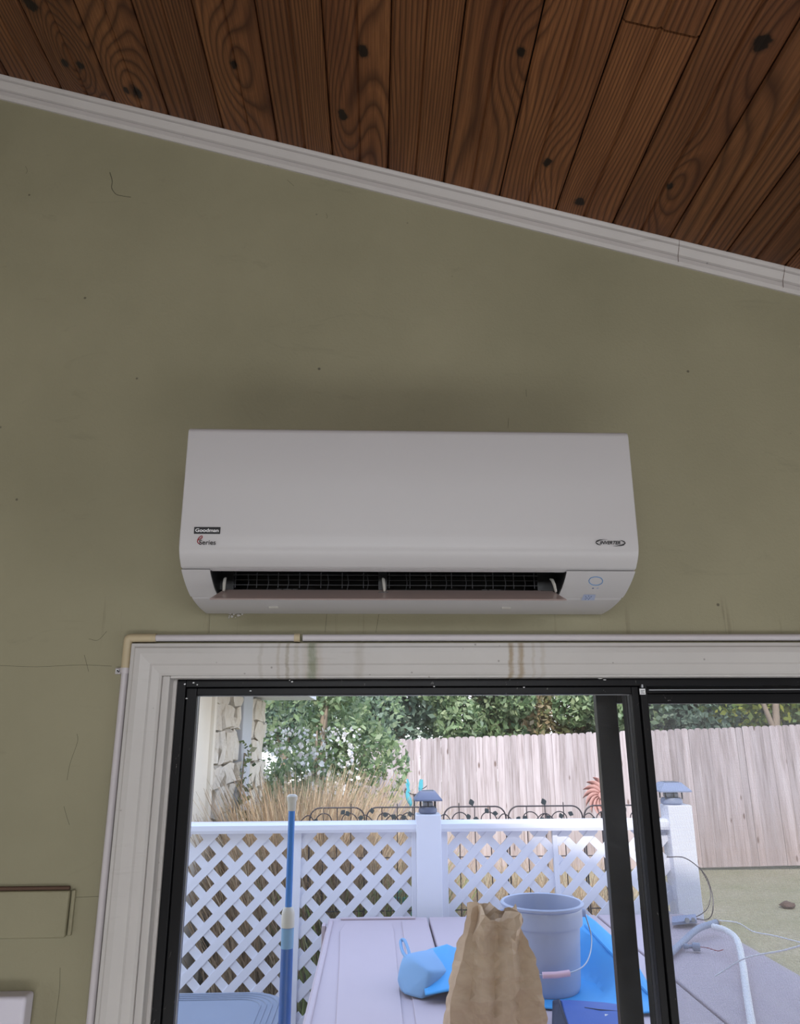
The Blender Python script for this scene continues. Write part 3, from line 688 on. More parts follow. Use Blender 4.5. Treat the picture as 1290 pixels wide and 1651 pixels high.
for x0, x1, ph in ((XLEFT, dvs[0][0] + .006, .05), (dvs[0][1] - .006, pc0 - .018, .02), (pc1 + .028, dvs[1][0] + .006, .06), (dvs[1][1] - .006, pr0, .02)):
    z0, z1 = .125, RZ - .045
    for sgn in (1, -1):
        q = x0 - 2.2
        while q < x1 + 2.2:
            ta, tb = clip(q + ph, z0, sgn * .7071, .7071, x0, x1, z0, z1)
            if tb - ta > .03:
                L = tb - ta; m = (ta + tb) / 2; cx, czz = q + ph + sgn * .7071 * m, z0 + .7071 * m
                y0 = -.007 if sgn > 0 else -.002
                bm = B((-SW / 2, 0, -L / 2), (SW / 2, .005, L / 2))
                o = obj('slat', bm, W_VINYL, lat); o.matrix_local = Matrix.Translation((cx, y0, czz)) @ Matrix.Rotation(sgn * pi / 4, 4, 'Y'); cnt += 1
            q += PITCH
print('slats', cnt)

# solar post lights
def solar(px, y, z, w, m_roof, label, group):
    x = px
    t = thing('solar_post_light', label, 'lamp', (x, y, z), group)
    obj('base', lathe(NB(), [(w * .38, 0), (w * .46, .008), (w * .46, .022), (w * .40, .034), (w * .30, .036)], seg=24), m_roof, t, smooth=True)
    obj('lens', B((-w * .26, -w * .26, .0365), (w * .26, w * .26, .060)), W_LENS, t, bevel=.006)
    for sx in (-1, 0, 1):
        for sy in (-1, 1): obj('prong', B((sx * w * .36 - .003, sy * w * .34 - .003, .030), (sx * w * .36 + .003, sy * w * .34 + .003, .0665)), W_INK, t)
    bm = NB(); r = [(w * .68, .066), (w * .68, .073), (w * .40, .108), (w * .38, .112)]
    rings = [[bm.verts.new((sx * a, sy * a, zz)) for sx, sy in ((-1, -1), (1, -1), (1, 1), (-1, 1))] for a, zz in r]
    for a, b in zip(rings, rings[1:]):
        for k in range(4): bm.faces.new((a[k], a[(k + 1) % 4], b[(k + 1) % 4], b[k]))
    bm.faces.new(rings[0][::-1]); bm.faces.new(rings[-1]); obj('roof', bm, m_roof, t)
    obj('solar_panel', B((-w * .3, -w * .3, .1121), (w * .3, w * .3, .115)), W_PV, t)
    return t
solar((pc0 + pc1) / 2, LY, RZ + .035, .106, W_CAP, 'dark slate solar cap light on the middle railing post', 'solar lights on the railing posts')
solar((pr0 + pr1) / 2 - .02, LY, RZ + .07, .122, W_CAPG, 'grey-blue solar cap light on the right hand railing post behind the screen', 'solar lights on the railing posts')

# wire garden edging: arches with scrolls and leaves
def leaf_bm(L=.035, W=.014):
    bm = NB(); pts = [(0, 0), (W * .8, L * .35), (W, L * .5), (W * .55, L * .8), (0, L), (-W * .55, L * .8), (-W, L * .5), (-W * .8, L * .35)]
    extr(bm, pts, 'z', -.0015, .0015)
    bmesh.ops.rotate(bm, verts=bm.verts, matrix=Matrix.Rotation(pi / 2, 3, 'X')); return bm
leafme = None
GY = 3.12
zt = U(700, 1301, GY).z
for gi, (pa_, pb__, lab) in enumerate(((500, 588, 'black wire garden edging arch in front of the dry grass'), (591, 690, 'black wire garden edging arch left of the middle post light'), (715, 815, 'black wire garden edging arch just right of the middle post light'),
                                      (819, 938, 'black wire garden edging arch in front of the middle of the fence'), (941, 1060, 'black wire garden edging arch below the copper pinwheel'))):
    x0, x1 = U(pa_, 1301, GY).x, U(pb__, 1301, GY).x; W = x1 - x0
    t = thing('garden_edging', lab, 'garden edging', (x0, GY, 0), 'wire garden edging along the deck')
    H = zt
    obj('frame', T([(0, 0, 0), (0, 0, H - .10)] + [(.06 - .06 * cos(a), 0, H - .06 + .06 * sin(a) - .0) for a in np.linspace(.1, pi / 2, 7)] + [(W - .06 + .06 * sin(a), 0, H - .06 + .06 * cos(a)) for a in np.linspace(0, pi / 2 - .1, 7)] + [(W, 0, H - .10), (W, 0, 0)], .0045, 6), W_IRON, t)
    for k in range(1, 4): obj('upright', T([(W * k / 4, 0, 0), (W * k / 4, 0, H + (.02 if (k + gi) % 3 == 0 else -.003))], .003, 5), W_IRON, t)
    for z in (.25, .6, .95, 1.22): obj('cross_wire', T([(0, 0.004, z), (W, .004, z)], .003, 5), W_IRON, t)
    for k in range(2):
        cx = W * (.28 + .42 * k); sg = 1 if (k + gi) % 2 else -1
        pts = [(cx + sg * (.055 * (1 - a / 9)) * cos(a), -.006, H - .075 + (.055 * (1 - a / 9)) * sin(a)) for a in np.linspace(0, 6.6, 22)]
        pts = bez([(cx + sg * .17, -.006, H - .10), (cx + sg * .10, -.006, H - .04), (pts[0][0], -.006, pts[0][2])], 5)[:-1] + pts
        obj('scroll', T(pts, .0032, 5), W_IRON, t)
    for k in range(6):
        lx = W * (.1 + .155 * k); lz = H - rnd.uniform(.03, .10); a = rnd.uniform(-1.6, 1.6)
        if leafme is None: o = obj('metal_leaf', leaf_bm(), W_IRONL, t); leafme = o.data
        else: o = bpy.data.objects.new('metal_leaf', leafme); LINK(o); o.parent = t
        o.location = (lx, -.011, lz); o.rotation_euler = (0, a, 0)
    if gi in (2, 3):
        o = bpy.data.objects.new('metal_leaf', leafme); LINK(o); o.parent = t; o.location = (W * .5 if gi == 3 else W * .47, -.004, H + .002); o.rotation_euler = (0, -.3, 0); o.scale = (1.2, 1.2, 1.2)

# two teal birds on a garden stake
BY = 3.35; bx = U(668, 1282, BY)
st = thing('bird_stake', 'iron garden stake carrying two teal metal birds beside the middle post light', 'garden ornament', (bx.x, BY, 0))
obj('stake', T([(0, 0, 0), (0, 0, bx.z)], .005, 6), W_IRON, st); 
a1, a2 = U(660, 1279, BY), U(680, 1277, BY)
obj('crossbar', T([(a1.x - bx.x, 0, a1.z), (a1.x - bx.x + .02, 0, bx.z + .004), (a2.x - bx.x - .02, 0, bx.z + .004), (a2.x - bx.x, 0, a2.z)], .004, 6), W_IRON, st)
def bird(pts, wings, beak=None):
    q = [U(x, y, BY - .01) for x, y, _ in pts]; b = obj('bird', T(bez([(v.x - bx.x, -.01, v.z) for v in q], 3), [r for r in np.interp(np.linspace(0, 1, (len(q) - 1) * 3 + 1), np.linspace(0, 1, len(q)), [p[2] for p in pts])], 8), W_TEAL, st, smooth=True)
    for w in wings:
        ww = [U(x, y, BY - .02) for x, y in w]; bm = NB(); extr(bm, [(v.x - bx.x, v.z) for v in ww], 'y', -.024, -.018); obj('wing', bm, W_TEAL, b)
    if beak:
        ww = [U(x, y, BY - .01) for x, y in beak]; obj('beak', T([(v.x - bx.x, -.01, v.z) for v in ww], .0025, 5), W_IRONL, b)
bird([(658, 1272, .006), (657, 1279, .012), (659, 1288, .016), (662, 1296, .011), (661.5, 1300, .004)], [[(654, 1263), (657, 1262), (660, 1270), (662, 1276), (657, 1277)], [(655, 1256), (658, 1256), (661, 1264), (660, 1270), (657, 1264)]], [(657, 1271), (653, 1274), (652, 1278)])
bird([(679, 1258, .004), (678.5, 1264, .011), (678, 1272, .013), (679.5, 1280, .012), (681, 1286, .006)], [[(675.5, 1260), (677, 1256), (682, 1257), (682, 1270), (679, 1273), (675, 1270)]], [(681, 1272), (685, 1270), (688, 1267)])

# copper pinwheel
KY = 3.6; kc = U(969, 1283, KY)
kin = thing('pinwheel', 'round copper coloured metal pinwheel on a stake in front of the fence', 'garden ornament', (kc.x, KY, 0))
obj('stake', T([(0, .02, 0), (0, .02, kc.z)], .006, 6), W_IRON, kin)
obj('hub', lathe(NB(), [(.004, -.02), (.018, -.016), (.022, 0), (.018, .012)], seg=16), W_COPPER, kin, mw=Matrix.Translation((0, -.012, kc.z)) @ Matrix.Rotation(pi / 2, 4, 'X'))
bm = NB(); R = .12; cl_ = []
for k in range(7):
    t = k / 6; a = t * 1.0; r = .015 + (R - .015) * t; w = .017 * sin(pi * min(1, t * .9 + .08)) + .002
    c = Vector((r * cos(a), 0, r * sin(a))); nn = Vector((-sin(a + .6), 0, cos(a + .6)))
    cl_.append([bm.verts.new(c - nn * w + Vector((0, -.012, 0))), bm.verts.new(c), bm.verts.new(c + nn * w + Vector((0, .012, 0)))])
for a, b in zip(cl_, cl_[1:]):
    for k in range(2): bm.faces.new((a[k], b[k], b[k + 1], a[k + 1]))
bl = obj('blade', bm, W_COPPER, kin, smooth=True); sol = bl.modifiers.new('solid', 'SOLIDIFY'); sol.thickness = .002
for k in range(14):
    o = bl if k == 0 else bl.copy()
    if k: LINK(o)
    o.matrix_local = Matrix.Translation((0, 0, kc.z)) @ Matrix.Rotation(2 * pi * k / 14, 4, 'Y')

# turquoise pot behind the lattice
tp = U(652, 1450, 3.5)
pot = thing('flower_pot', 'turquoise flower pot seen through the lattice left of the middle post', 'pot', (tp.x, 3.5, 0))
obj('pot_body', lathe(NB(), [(.07, tp.z - .20), (.10, tp.z), (.108, tp.z + .0), (.108, tp.z + .03), (.095, tp.z + .03), (.09, tp.z - .03)], seg=28), W_TEALP, pot, smooth=True)
obj('plinth', B((-.09, -.09, -.02), (.09, .09, tp.z - .20)), W_CONC, pot, bevel=.01)

# ------------------------------------------------------------------ storage box under the door
ZB = 1.035
shed = thing('storage_box', 'large mauve-tan resin storage box with grooved lids on the deck', 'storage box', (0, .62, 0))
xa = -.222; seamA = .262; seamB = 1.09; xr = 1.60; yf = 1.96
obj('cabinet', B((xa + .03, .02, 0), (xr - .06, yf - .04, .985)), W_RESIN, shed, bevel=.01)
for k in range(9):
    x = xa + .14 + k * .19; obj('cabinet_rib', B((x, .004, .06), (x + .10, .021, .95)), W_RESIN, shed, bevel=.006)
def lid(name, x0, x1, z=ZB, plateau=None):
    o = obj(name, B((x0, 0, .987), (x1, yf, z)), W_RESIN, shed, bevel=.008, seg=3); return o
l1 = lid('lid', xa, seamA - .004)
l2 = lid('lid', seamA + .004, seamB - .005)
l3 = lid('lid', seamB + .005, xr - .076)
obj('edge_lip', B((xr - .064, -.0, .97), (xr, yf, ZB - .016)), W_RESIN, shed, bevel=.01, seg=3)
# moulded relief of the left lid
q = [UZ(x, y, ZB + .004) for x, y in ((548, 1502), (556, 1490), (640, 1488), (643, 1560), (646, 1651))]
poly = [(q[0].x, q[0].y - .62), (q[1].x, q[1].y - .62), (.06, 1.83), (.085, 1.80), (.09, 1.70), (.092, .03), (-.10, .03), (-.135, 1.2)]
obj('lid_panel', extr(NB(), [(a, b) for a, b in poly], 'z', ZB, ZB + .006), W_RESIN, l1, bevel=.003)
obj('lid_rib', B((xa + .008, .03, ZB), (xa + .028, yf - .06, ZB + .010)), W_RESIN, l1, bevel=.005)
obj('lid_rib', B((-.16, yf - .05, ZB), (.20, yf - .03, ZB + .010)), W_RESIN, l1, bevel=.004)
obj('lid_panel', B((.13, .03, ZB), (seamA - .012, yf - .1, ZB + .005)), W_RESIN, l1, bevel=.003)
obj('lid_panel', B((.45, .03, ZB), (1.02, yf - .16, ZB + .003)), W_RESIN, l2, bevel=.003)
hb = U(523, 1500, 2.5); obj('hinge_bracket', B((xa - .022, 1.80, .90), (xa - .004, 1.86, ZB + .004)), W_RESIN, shed, bevel=.004)

# bucket
bk = UZ(877, 1603, ZB + .006); zr = .305
bkt = thing('bucket', 'grey-blue plastic bucket with wire handle standing on the storage box', 'bucket', (.598, 1.475, ZB + .010))
s = 1.0
prof = [(.108, 0), (.113, .004), (.118, .02), (.128, .203), (.128, .205), (.1375, .2055), (.1385, .212), (.139, .246), (.139, .254), (.1375, .258), (.146, .264), (.147, .271), (.142, .275), (.135, .273), (.133, .265), (.113, .012), (.0, .010)]
bm = NB(); seg_ = 64; rings = []
for r, z in prof[:-1]: rings.append([bm.verts.new((r * s * cos(2 * pi * k / seg_), r * s * sin(2 * pi * k / seg_), z)) for k in range(seg_)])
for a, b in zip(rings, rings[1:]):
    for k in range(seg_): bm.faces.new((a[k], a[(k + 1) % seg_], b[(k + 1) % seg_], b[k]))
bm.faces.new(rings[0][::-1]); bm.faces.new(rings[-1])
obj('pail', bm, W_BUCKET, bkt, smooth=True)
for sx in (-1, 1): obj('handle_lug', T([(sx * .139, 0, .235), (sx * .152, 0, .235)], .014, 12), W_BUCKET, bkt, smooth=True)
hp = bez([(-.152, 0, .235), (-.150, -.05, .17), (-.115, -.125, .105), (-.05, -.165, .088), (.035, -.168, .092), (.11, -.13, .110), (.158, -.045, .16), (.152, 0, .235)], 6)
hd = obj('handle', T(hp, .0022, 6), W_WIRE, bkt, smooth=True)
obj('grip', T([(-.045, -.168, .088), (.0, -.172, .0895), (.045, -.168, .093)], .010, 12), W_PINK, hd, smooth=True)

# sky-blue pool float: a seamed pouch at left, a sheet running under and behind the bucket
flt = thing('pool_float', 'sky-blue fabric float with a seamed pouch lying on the storage box around the bucket', 'pool float', (0, 1.2, ZB))
def fl_(px, py, z): v = UZ(px, py, ZB + z); return Vector((v.x, v.y - 1.2, z))
def hull(points, sub=2, sm=.5):
    bm = NB(); [bm.verts.new(p) for p in points]
    bmesh.ops.convex_hull(bm, input=bm.verts)
    bmesh.ops.delete(bm, geom=[v for v in bm.verts if not v.link_faces], context='VERTS')
    for _ in range(sub):
        bmesh.ops.subdivide_edges(bm, edges=bm.edges, cuts=1, use_grid_fill=True)
        bmesh.ops.smooth_vert(bm, verts=bm.verts, factor=sm, use_axis_x=True, use_axis_y=True, use_axis_z=True)
    return bm
h = .0075
pouch = [fl_(640, 1592, h), fl_(652, 1606, h), fl_(680, 1614, h), fl_(742, 1598, h), fl_(640, 1572, .055), fl_(646, 1537, .115), fl_(660, 1536, .12), fl_(694, 1566, .09), fl_(752, 1565, .06), fl_(740, 1522, .075), fl_(700, 1560, h), fl_(680, 1570, h)]
po = obj('pouch', hull(pouch, 3, .2), W_CLOTHB, flt, smooth=True)
for v in po.data.vertices: v.co.z = max(v.co.z, h)
if po.data.attributes.get('sharp_edge'): po.data.attributes.remove(po.data.attributes['sharp_edge'])
loop = [fl_(657, 1546, .100), fl_(649, 1534, .112), fl_(646, 1518, .13), fl_(652, 1516, .135), fl_(658, 1530, .12), fl_(662, 1546, .10)]
obj('loop_strap', T(bez(loop, 4), .006, 8), W_CLOTHB, po, smooth=True)
# sheet: grid over the box with rising flap at the back right
NX, NY = 46, 30; bm = NB(); g = {}
def shz(x, y):
    z = .010
    a = max(0, min(1, (x - .62) / .16)); b = max(0, min(1, (y - .12) / .50))
    z += .20 * a * (b ** 1.0) * (1 - .75 * max(0, min(1, (x - .85) / .32)))
    l = max(0, 1 - abs(x - .27) / .20) * max(0, 1 - abs(y - .42) / .34); z += .10 * l ** .8 if l > 0 else 0
    d = hypot(x - .598, y - .275)
    if d < .19: z = .0085
    elif d < .25: z = .0085 + (z - .0085) * (d - .19) / .06
    z += .004 * sin(x * 21 + y * 9) * min(1, max(0, (d - .2) / .1)) * .8 + (.004 if d > .2 else 0)
    return z
for i in range(NX + 1):
    for j in range(NY + 1):
        u, v = i / NX, j / NY
        x = .17 + u * .76; front = .06 + .05 * sin(u * 5) + (.10 * max(0, .35 - u) / .35) + .05 * max(0, u - .7) ; back = .50 + .25 * sin(pi * min(1, u * 1.05)) * (1 if u > .3 else .8)
        back = back if u < .75 else back - .35 * (u - .75)
        y = front + v * (back - front); g[i, j] = bm.verts.new((x, y, shz(x, y)))
for i in range(NX):
    for j in range(NY): bm.faces.new((g[i, j], g[i + 1, j], g[i + 1, j + 1], g[i, j + 1]))
shm = obj('sheet', bm, W_CLOTH, flt, smooth=True)
so = shm.modifiers.new('solid', 'SOLIDIFY'); so.thickness = .003; so.offset = 1
pts = [Vector((x, y, shz(x, y) + .006)) for x, y in [(.80 + .11 * t, .47 - .33 * t) for t in np.linspace(0, 1, 12)]]
obj('piping', T(pts, .006, 6), W_CLOTH, shm, smooth=True)

# royal blue pouch leaning by the bucket
nb = thing('zip_pouch', 'royal blue nylon pouch with a small pale label in front of the bucket', 'bag', (0, 1.0, ZB))
def nbp(px, py, y): v = U(px, py, y); return Vector((v.x, y - 1.0, v.z - ZB))
fr_ = [nbp(903, 1612, 1.18), nbp(1003, 1619, 1.18), nbp(1010, 1690, 1.0), nbp(928, 1690, 1.0)]
fr_[2].z = fr_[3].z = .004
bm = NB(); V = [bm.verts.new(p) for p in fr_]; Bk = [bm.verts.new(p + Vector((0, .05, -.012 if i < 2 else 0))) for i, p in enumerate(fr_)]
for i in range(4): bm.faces.new((V[i], V[(i + 1) % 4], Bk[(i + 1) % 4], Bk[i]))
bm.faces.new(V[::-1]); bm.faces.new(Bk)
bmesh.ops.subdivide_edges(bm, edges=bm.edges, cuts=3, use_grid_fill=True); bmesh.ops.smooth_vert(bm, verts=bm.verts, factor=.4, use_axis_x=True, use_axis_y=True, use_axis_z=True)
npb = obj('pouch_body', bm, W_NAVY, nb, smooth=True)
n_ = (fr_[1] - fr_[0]).cross(fr_[3] - fr_[0]).normalized(); n_ = n_ if n_.y < 0 else -n_
def nq(u, v, off): return fr_[0] + (fr_[1] - fr_[0]) * u + (fr_[3] - fr_[0]) * v + n_ * off
obj('zip', T([nq(.36, .14, -.002), nq(.6, .18, .0), nq(.95, .17, -.002)], .003, 6), W_NAVYD, npb)
bm = NB(); bm.faces.new([bm.verts.new(nq(*p, .0015)) for p in ((.60, .24), (.93, .28), (.91, .40), (.58, .36))]); lb = obj('label', bm, W_NAVYD, npb)
bm = NB(); bm.faces.new([bm.verts.new(nq(*p, .0022)) for p in ((.64, .27), (.89, .30), (.88, .37), (.63, .34))]); obj('label_print', bm, W_COLLAR, npb)
side = [fr_[0] + Vector((-.004, .002, -.002)), fr_[3] + Vector((-.001, 0, 0)), fr_[3] + Vector((-.055, .06, 0)), fr_[0] + Vector((-.012, .055, -.02))]
bm = NB(); a = [bm.verts.new(p) for p in side]; b = [bm.verts.new(p + Vector((.006, .01, 0))) for p in side]
for i in range(4): bm.faces.new((a[i], a[(i + 1) % 4], b[(i + 1) % 4], b[i]))
bm.faces.new(a[::-1]); bm.faces.new(b); obj('side_gusset', bm, W_NAVYD, npb)

# crumpled paper bag, nearest thing on the box
from mathutils import noise
pbg = thing('paper_bag', 'crumpled brown paper bag standing open in front of the bucket', 'bag', (.335, .93, ZB + .007))
def sect(t):
    """rectangle with pinched gussets; t = height fraction"""
    hw = .150 - .073 * min(1, t * 1.0) ** 1.05; hd_ = .075 - .035 * t; n = 13; pts = []
    for s in range(4):
        for k in range(n):
            f = k / n
            if s == 0: x, y = -hw + 2 * hw * f, -hd_
            elif s == 1: x, y = hw, -hd_ + 2 * hd_ * f
            elif s == 2: x, y = hw - 2 * hw * f, hd_
            else: x, y = -hw, hd_ - 2 * hd_ * f
            if s in (1, 3):
                g_ = (1 - abs(2 * f - 1)) * (.012 + .03 * t); x -= g_ if s == 1 else -g_
            pts.append((x, y))
    return pts
bm = NB(); NR = 26; H = .365; rings = []
for j in range(NR + 1):
    t = j / NR; row = []
    for k, (x, y) in enumerate(sect(t)):
        z = t * H
        if j == NR or t > .9: z += (t - .9) * 10 * (.006 * sin(k * .8) + .009 * noise.noise(Vector((k * .19, 3, 0))) + (.012 if x < -.03 else 0) - (.012 if abs(x) < .022 and y < 0 else 0))
        p = Vector((x * 14, y * 14, z * 9 + 5))
        def rid(q): return 1 - abs(noise.noise(q)) * 3.2
        d = .0085 * rid(p * .8) + rnd.uniform(-.0055, .0055) - .004
        nn = Vector((x, y * 2.2, 0)).normalized()
        fold = .013 * (.25 + t) * (2 * abs(((x * 13 + .35 + .25 * sin(z * 9)) % 1) - .5) - .5) * (1 if abs(y) > .02 else .3) * 2.7
        row.append(bm.verts.new(Vector((x + .012 * t, y, z)) + nn * (d * min(1, .25 + t * 2) + fold)))
    rings.append(row)
n4 = len(rings[0])
for a, b in zip(rings, rings[1:]):
    for k in range(n4): bm.faces.new((a[k], a[(k + 1) % n4], b[(k + 1) % n4], b[k]))
bm.faces.new(rings[0][::-1])
for v in bm.verts: v.co.z = max(0, v.co.z)
bmesh.ops.triangulate(bm, faces=[f for f in bm.faces if len(f.verts) == 4], quad_method='SHORT_EDGE')
sk = obj('bag_body', bm, W_PAPER, pbg)
sb = sk.modifiers.new('soft', 'BEVEL'); sb.width = .0009; sb.segments = 1; sb.limit_method = 'ANGLE'; sb.angle_limit = radians(14)
so = sk.modifiers.new('solid', 'SOLIDIFY'); so.thickness = .0008; so.offset = -1

# telescoping blue pole
PY = .8; pt = U(470, 1290, PY)
pole = thing('telescoping_pole', 'blue telescoping pole with a white tip standing upright outside the glass', 'pole', (-.232, PY, 0))
zc = U(463, 1487, PY).z; ztop = pt.z
obj('outer_tube', T([(0, 0, .0), (0, 0, zc)], .0162, 20), W_POLED, pole, smooth=True)
obj('inner_tube', T([(0, 0, zc), (0, 0, ztop - .02)], .0092, 16), W_POLE, pole, smooth=True)
obj('collar', lathe(NB(), [(.017, zc - .012), (.0178, zc - .006), (.0178, zc + .022), (.015, zc + .032), (.0105, zc + .038)], seg=20), W_COLLAR, pole, smooth=True)
obj('tip', lathe(NB(), [(.0095, ztop - .028), (.0110, ztop - .026), (.0120, ztop - .004), (.0150, ztop + .002), (.0150, ztop + .010), (.010, ztop + .015)], seg=20), W_COLLAR, pole, smooth=True)
zl = U(463, 1508, PY).z; obj('wrap_label', lathe(NB(), [(.0166, zl - .030), (.0167, zl - .030), (.0167, zl + .018), (.0166, zl + .018)], seg=20), W_PALEBLUE if 0 else W_CLOTHB, pole, smooth=True)

# blue-grey bin with ridged lid in the lower left
c1 = UZ(432, 1612, .88)
bn = thing('resin_bin', 'blue-grey plastic bin with a round-cornered ridged lid behind the black door stile', 'bin', (0, 0, 0))
def rrect(x0, x1, y0, y1, r, n=8):
    out = []
    for cx, cy, a0 in ((x1 - r, y1 - r, 0), (x0 + r, y1 - r, pi / 2), (x0 + r, y0 + r, pi), (x1 - r, y0 + r, 1.5 * pi)):
        out += [(cx + r * cos(a0 + pi / 2 * k / n), cy + r * sin(a0 + pi / 2 * k / n)) for k in range(n + 1)]
    return out
BX1 = UZ(447, 1651, .88).x; BY1 = UZ(380, 1600, .88).y; BX0 = BX1 - .62; BY0 = .9
obj('bin_body', extr(NB(), rrect(BX0 + .03, BX1 - .03, BY0 + .03, BY1 - .03, .12), 'z', 0, .84), W_BIN, bn, smooth=True)
bl_ = obj('bin_lid', extr(NB(), rrect(BX0, BX1, BY0, BY1, .16), 'z', .84, .88), W_BIN, bn, smooth=True)
for k in range(4):
    m = .022 + .022 * k; pts = [(x, y, .8805) for x, y in rrect(BX0 + m, BX1 - m, BY0 + m, BY1 - m, .16 - m * .8)]
    obj('lid_ridge', T(pts, .0035, 6, closed=True), W_BIN, bl_, smooth=True)

# loose pipes and wires on the right
def path(name, label, cat, pts, r, mat, group=None, seg=8, y=None):
    q = bez(pts, 7); o = obj(name, T([v - q[0] for v in q], r, seg), mat, smooth=True); o.location = q[0]; tag(o, label, cat, group); return o
Z1 = ZB + .02
path('pvc_pipe', 'white bent plastic pipe hanging over the right edge of the storage box', 'pipe', [UZ(1150, 1494, Z1 + .05), UZ(1170, 1500, Z1 + .05), UZ(1188, 1515, Z1 + .04), UZ(1196, 1545, Z1 + .02), UZ(1204, 1600, Z1), UZ(1212, 1651, Z1), UZ(1218, 1700, Z1)], .0125, W_PVC, seg=12)
gp = thing('grey_conduit', 'grey-blue conduit lying on the storage box right of the black mullion', 'pipe', UZ(1085, 1535, Z1))
q = [UZ(1080, 1538, Z1), UZ(1100, 1520, Z1), UZ(1125, 1498, Z1 + .02), UZ(1155, 1487, Z1 + .03)]
obj('conduit', T([v - gp.location for v in bez(q, 6)], .013, 12), W_GREYPIPE, gp, smooth=True)
e = UZ(1158, 1486, Z1 + .03); obj('end_ring', T([q[-1] - gp.location, q[-1] - gp.location + (q[-1] - q[-2]).normalized() * .012], .0155, 12), W_CREAM, gp, smooth=True)
pf = thing('pipe_fitting', 'small white threaded pipe fitting with red wire lying on the storage box', 'pipe fitting', UZ(1105, 1527, Z1))
o_ = lambda px, py, z=Z1: UZ(px, py, z) - pf.location
obj('fitting_body', T([o_(1103, 1526), o_(1109, 1526), o_(1110, 1526), o_(1116, 1526), o_(1117, 1526), o_(1129, 1527)], [.010, .010, .007, .007, .0155, .0155], 14), W_GREYPIPE, pf)
obj('lead_wire', T(bez([o_(1129, 1527), o_(1140, 1528), o_(1157, 1533), o_(1166, 1531)], 4), .0016, 5), W_RED, pf)
path('white_cable', 'thin white cable crossing over the bent pipe at right', 'cable', [UZ(1153, 1574, Z1 - .008), UZ(1175, 1560, Z1 + .02), UZ(1197, 1547, Z1 + .06), UZ(1225, 1539, Z1 + .09), UZ(1260, 1533, Z1 + .12), UZ(1300, 1522, Z1 + .16)], .0028, W_PVC)
path('white_string', 'thin white cord running off the grey conduit over the lawn side', 'cable', [UZ(1160, 1484, Z1 + .04), UZ(1190, 1488, Z1 + .03), UZ(1215, 1502, Z1), UZ(1250, 1509, Z1), UZ(1300, 1522, Z1 - .01)], .0026, W_PVC)
wy = 2.45
path('wire_loop', 'thin brown wire looping beside the right hand railing post', 'wire', [U(1075, 1382, wy), U(1100, 1382, wy), U(1120, 1393, wy), U(1138, 1412, wy), U(1148, 1440, wy), U(1150, 1462, wy - .2), UZ(1146, 1478, Z1 + .02), UZ(1135, 1483, Z1), UZ(1112, 1479, Z1)], .0024, W_BROWNWIRE, 'brown wires by the railing post')
path('wire_loop', 'inner shorter brown wire loop ending at the conduit end', 'wire', [U(1128, 1398, wy), U(1140, 1420, wy), U(1146, 1440, wy - .1), U(1142, 1462, wy - .2), UZ(1132, 1473, Z1 + .02), UZ(1118, 1480, Z1)], .002, W_BROWNWIRE, 'brown wires by the railing post')
fg = thing('metal_bracket', 'flat grey metal bracket lying against the foot of the railing post', 'bracket', UZ(1100, 1488, Z1))
b_ = lambda px, py, z=Z1 - .005: UZ(px, py, z) - fg.location
bm = NB(); V = [b_(1084, 1482), b_(1122, 1478), b_(1124, 1488), b_(1084, 1492)]; A = [bm.verts.new(p) for p in V]; Z = [bm.verts.new(p + Vector((0, 0, .012))) for p in V]
for i in range(4): bm.faces.new((A[i], A[(i + 1) % 4], Z[(i + 1) % 4], Z[i]))
bm.faces.new(A[::-1]); bm.faces.new(Z); obj('plate', bm, W_CAPG, fg)
obj('bolt', T([b_(1108, 1484, Z1 + .006), b_(1108, 1484, Z1 + .02)], .012, 6), W_WIRE, fg); obj('bolt', T([b_(1118, 1483, Z1 + .006), b_(1118, 1483, Z1 + .018)], .010, 6), W_WIRE, fg)
cd_ = UZ(1270, 1461, .0); bm = NB(); bmesh.ops.create_icosphere(bm, subdivisions=2, radius=.09)
for v in bm.verts: v.co *= rnd.uniform(.75, 1.1); v.co.z *= .5
clod = tag(obj('soil_clump', bm, W_DIRT, smooth=True), 'dark brown clump lying on the pale lawn', 'clump'); clod.location = (cd_.x, cd_.y, .01)

# ------------------------------------------------------------------ plants
def blades(name, n, xr_, yr_, hr, mat, label, cat='weeds', w=.005, shape=None):
    bx_ = nrg.uniform(*xr_, n); by_ = nrg.uniform(*yr_, n); hh = nrg.uniform(*hr, n)
    if shape: hh = hh * shape(bx_)
    az = nrg.uniform(0, 2 * pi, n); ln = nrg.uniform(.05, .45, n) * hh
    p0 = np.stack([bx_, by_, np.zeros(n)], 1); p2 = p0 + np.stack([np.cos(az) * ln, np.sin(az) * ln, hh], 1); p1 = (p0 + p2) / 2 + np.stack([-np.cos(az) * ln * .2, -np.sin(az) * ln * .2, hh * .08], 1)
    d = np.stack([-np.sin(az + 1), np.cos(az + 1), 0 * az], 1) * w
    v = np.stack([p0 - d, p0 + d, p1 + d * .8, p1 - d * .8, p2 + d * .2, p2 - d * .2], 1).reshape(-1, 3); b = np.arange(n)[:, None] * 6
    idx = (b + np.array([0, 1, 2, 3, 3, 2, 4, 5])).ravel(); o = fast_mesh(name, v, [4] * (2 * n), idx, mat); tag(o, label, cat, None, 'stuff'); return o
L_DRY = mat_leaf('dry_stalks', [(172, 146, 118), (202, 176, 144), (142, 120, 98), (222, 202, 172), (124, 116, 88)]); L_GRN = mat_leaf('green_blades', [(112, 142, 76), (150, 170, 100), (92, 116, 66), (186, 188, 134)])
blades('dry_weeds', 15000, (-.86, .15), (3.3, 4.6), (.7, 1.7), L_DRY, 'tall dry brown weeds between the stone wall and the board fence', shape=lambda x: .78 + .22 * np.clip(1 - np.abs(x + .45) / .6, 0, 1))
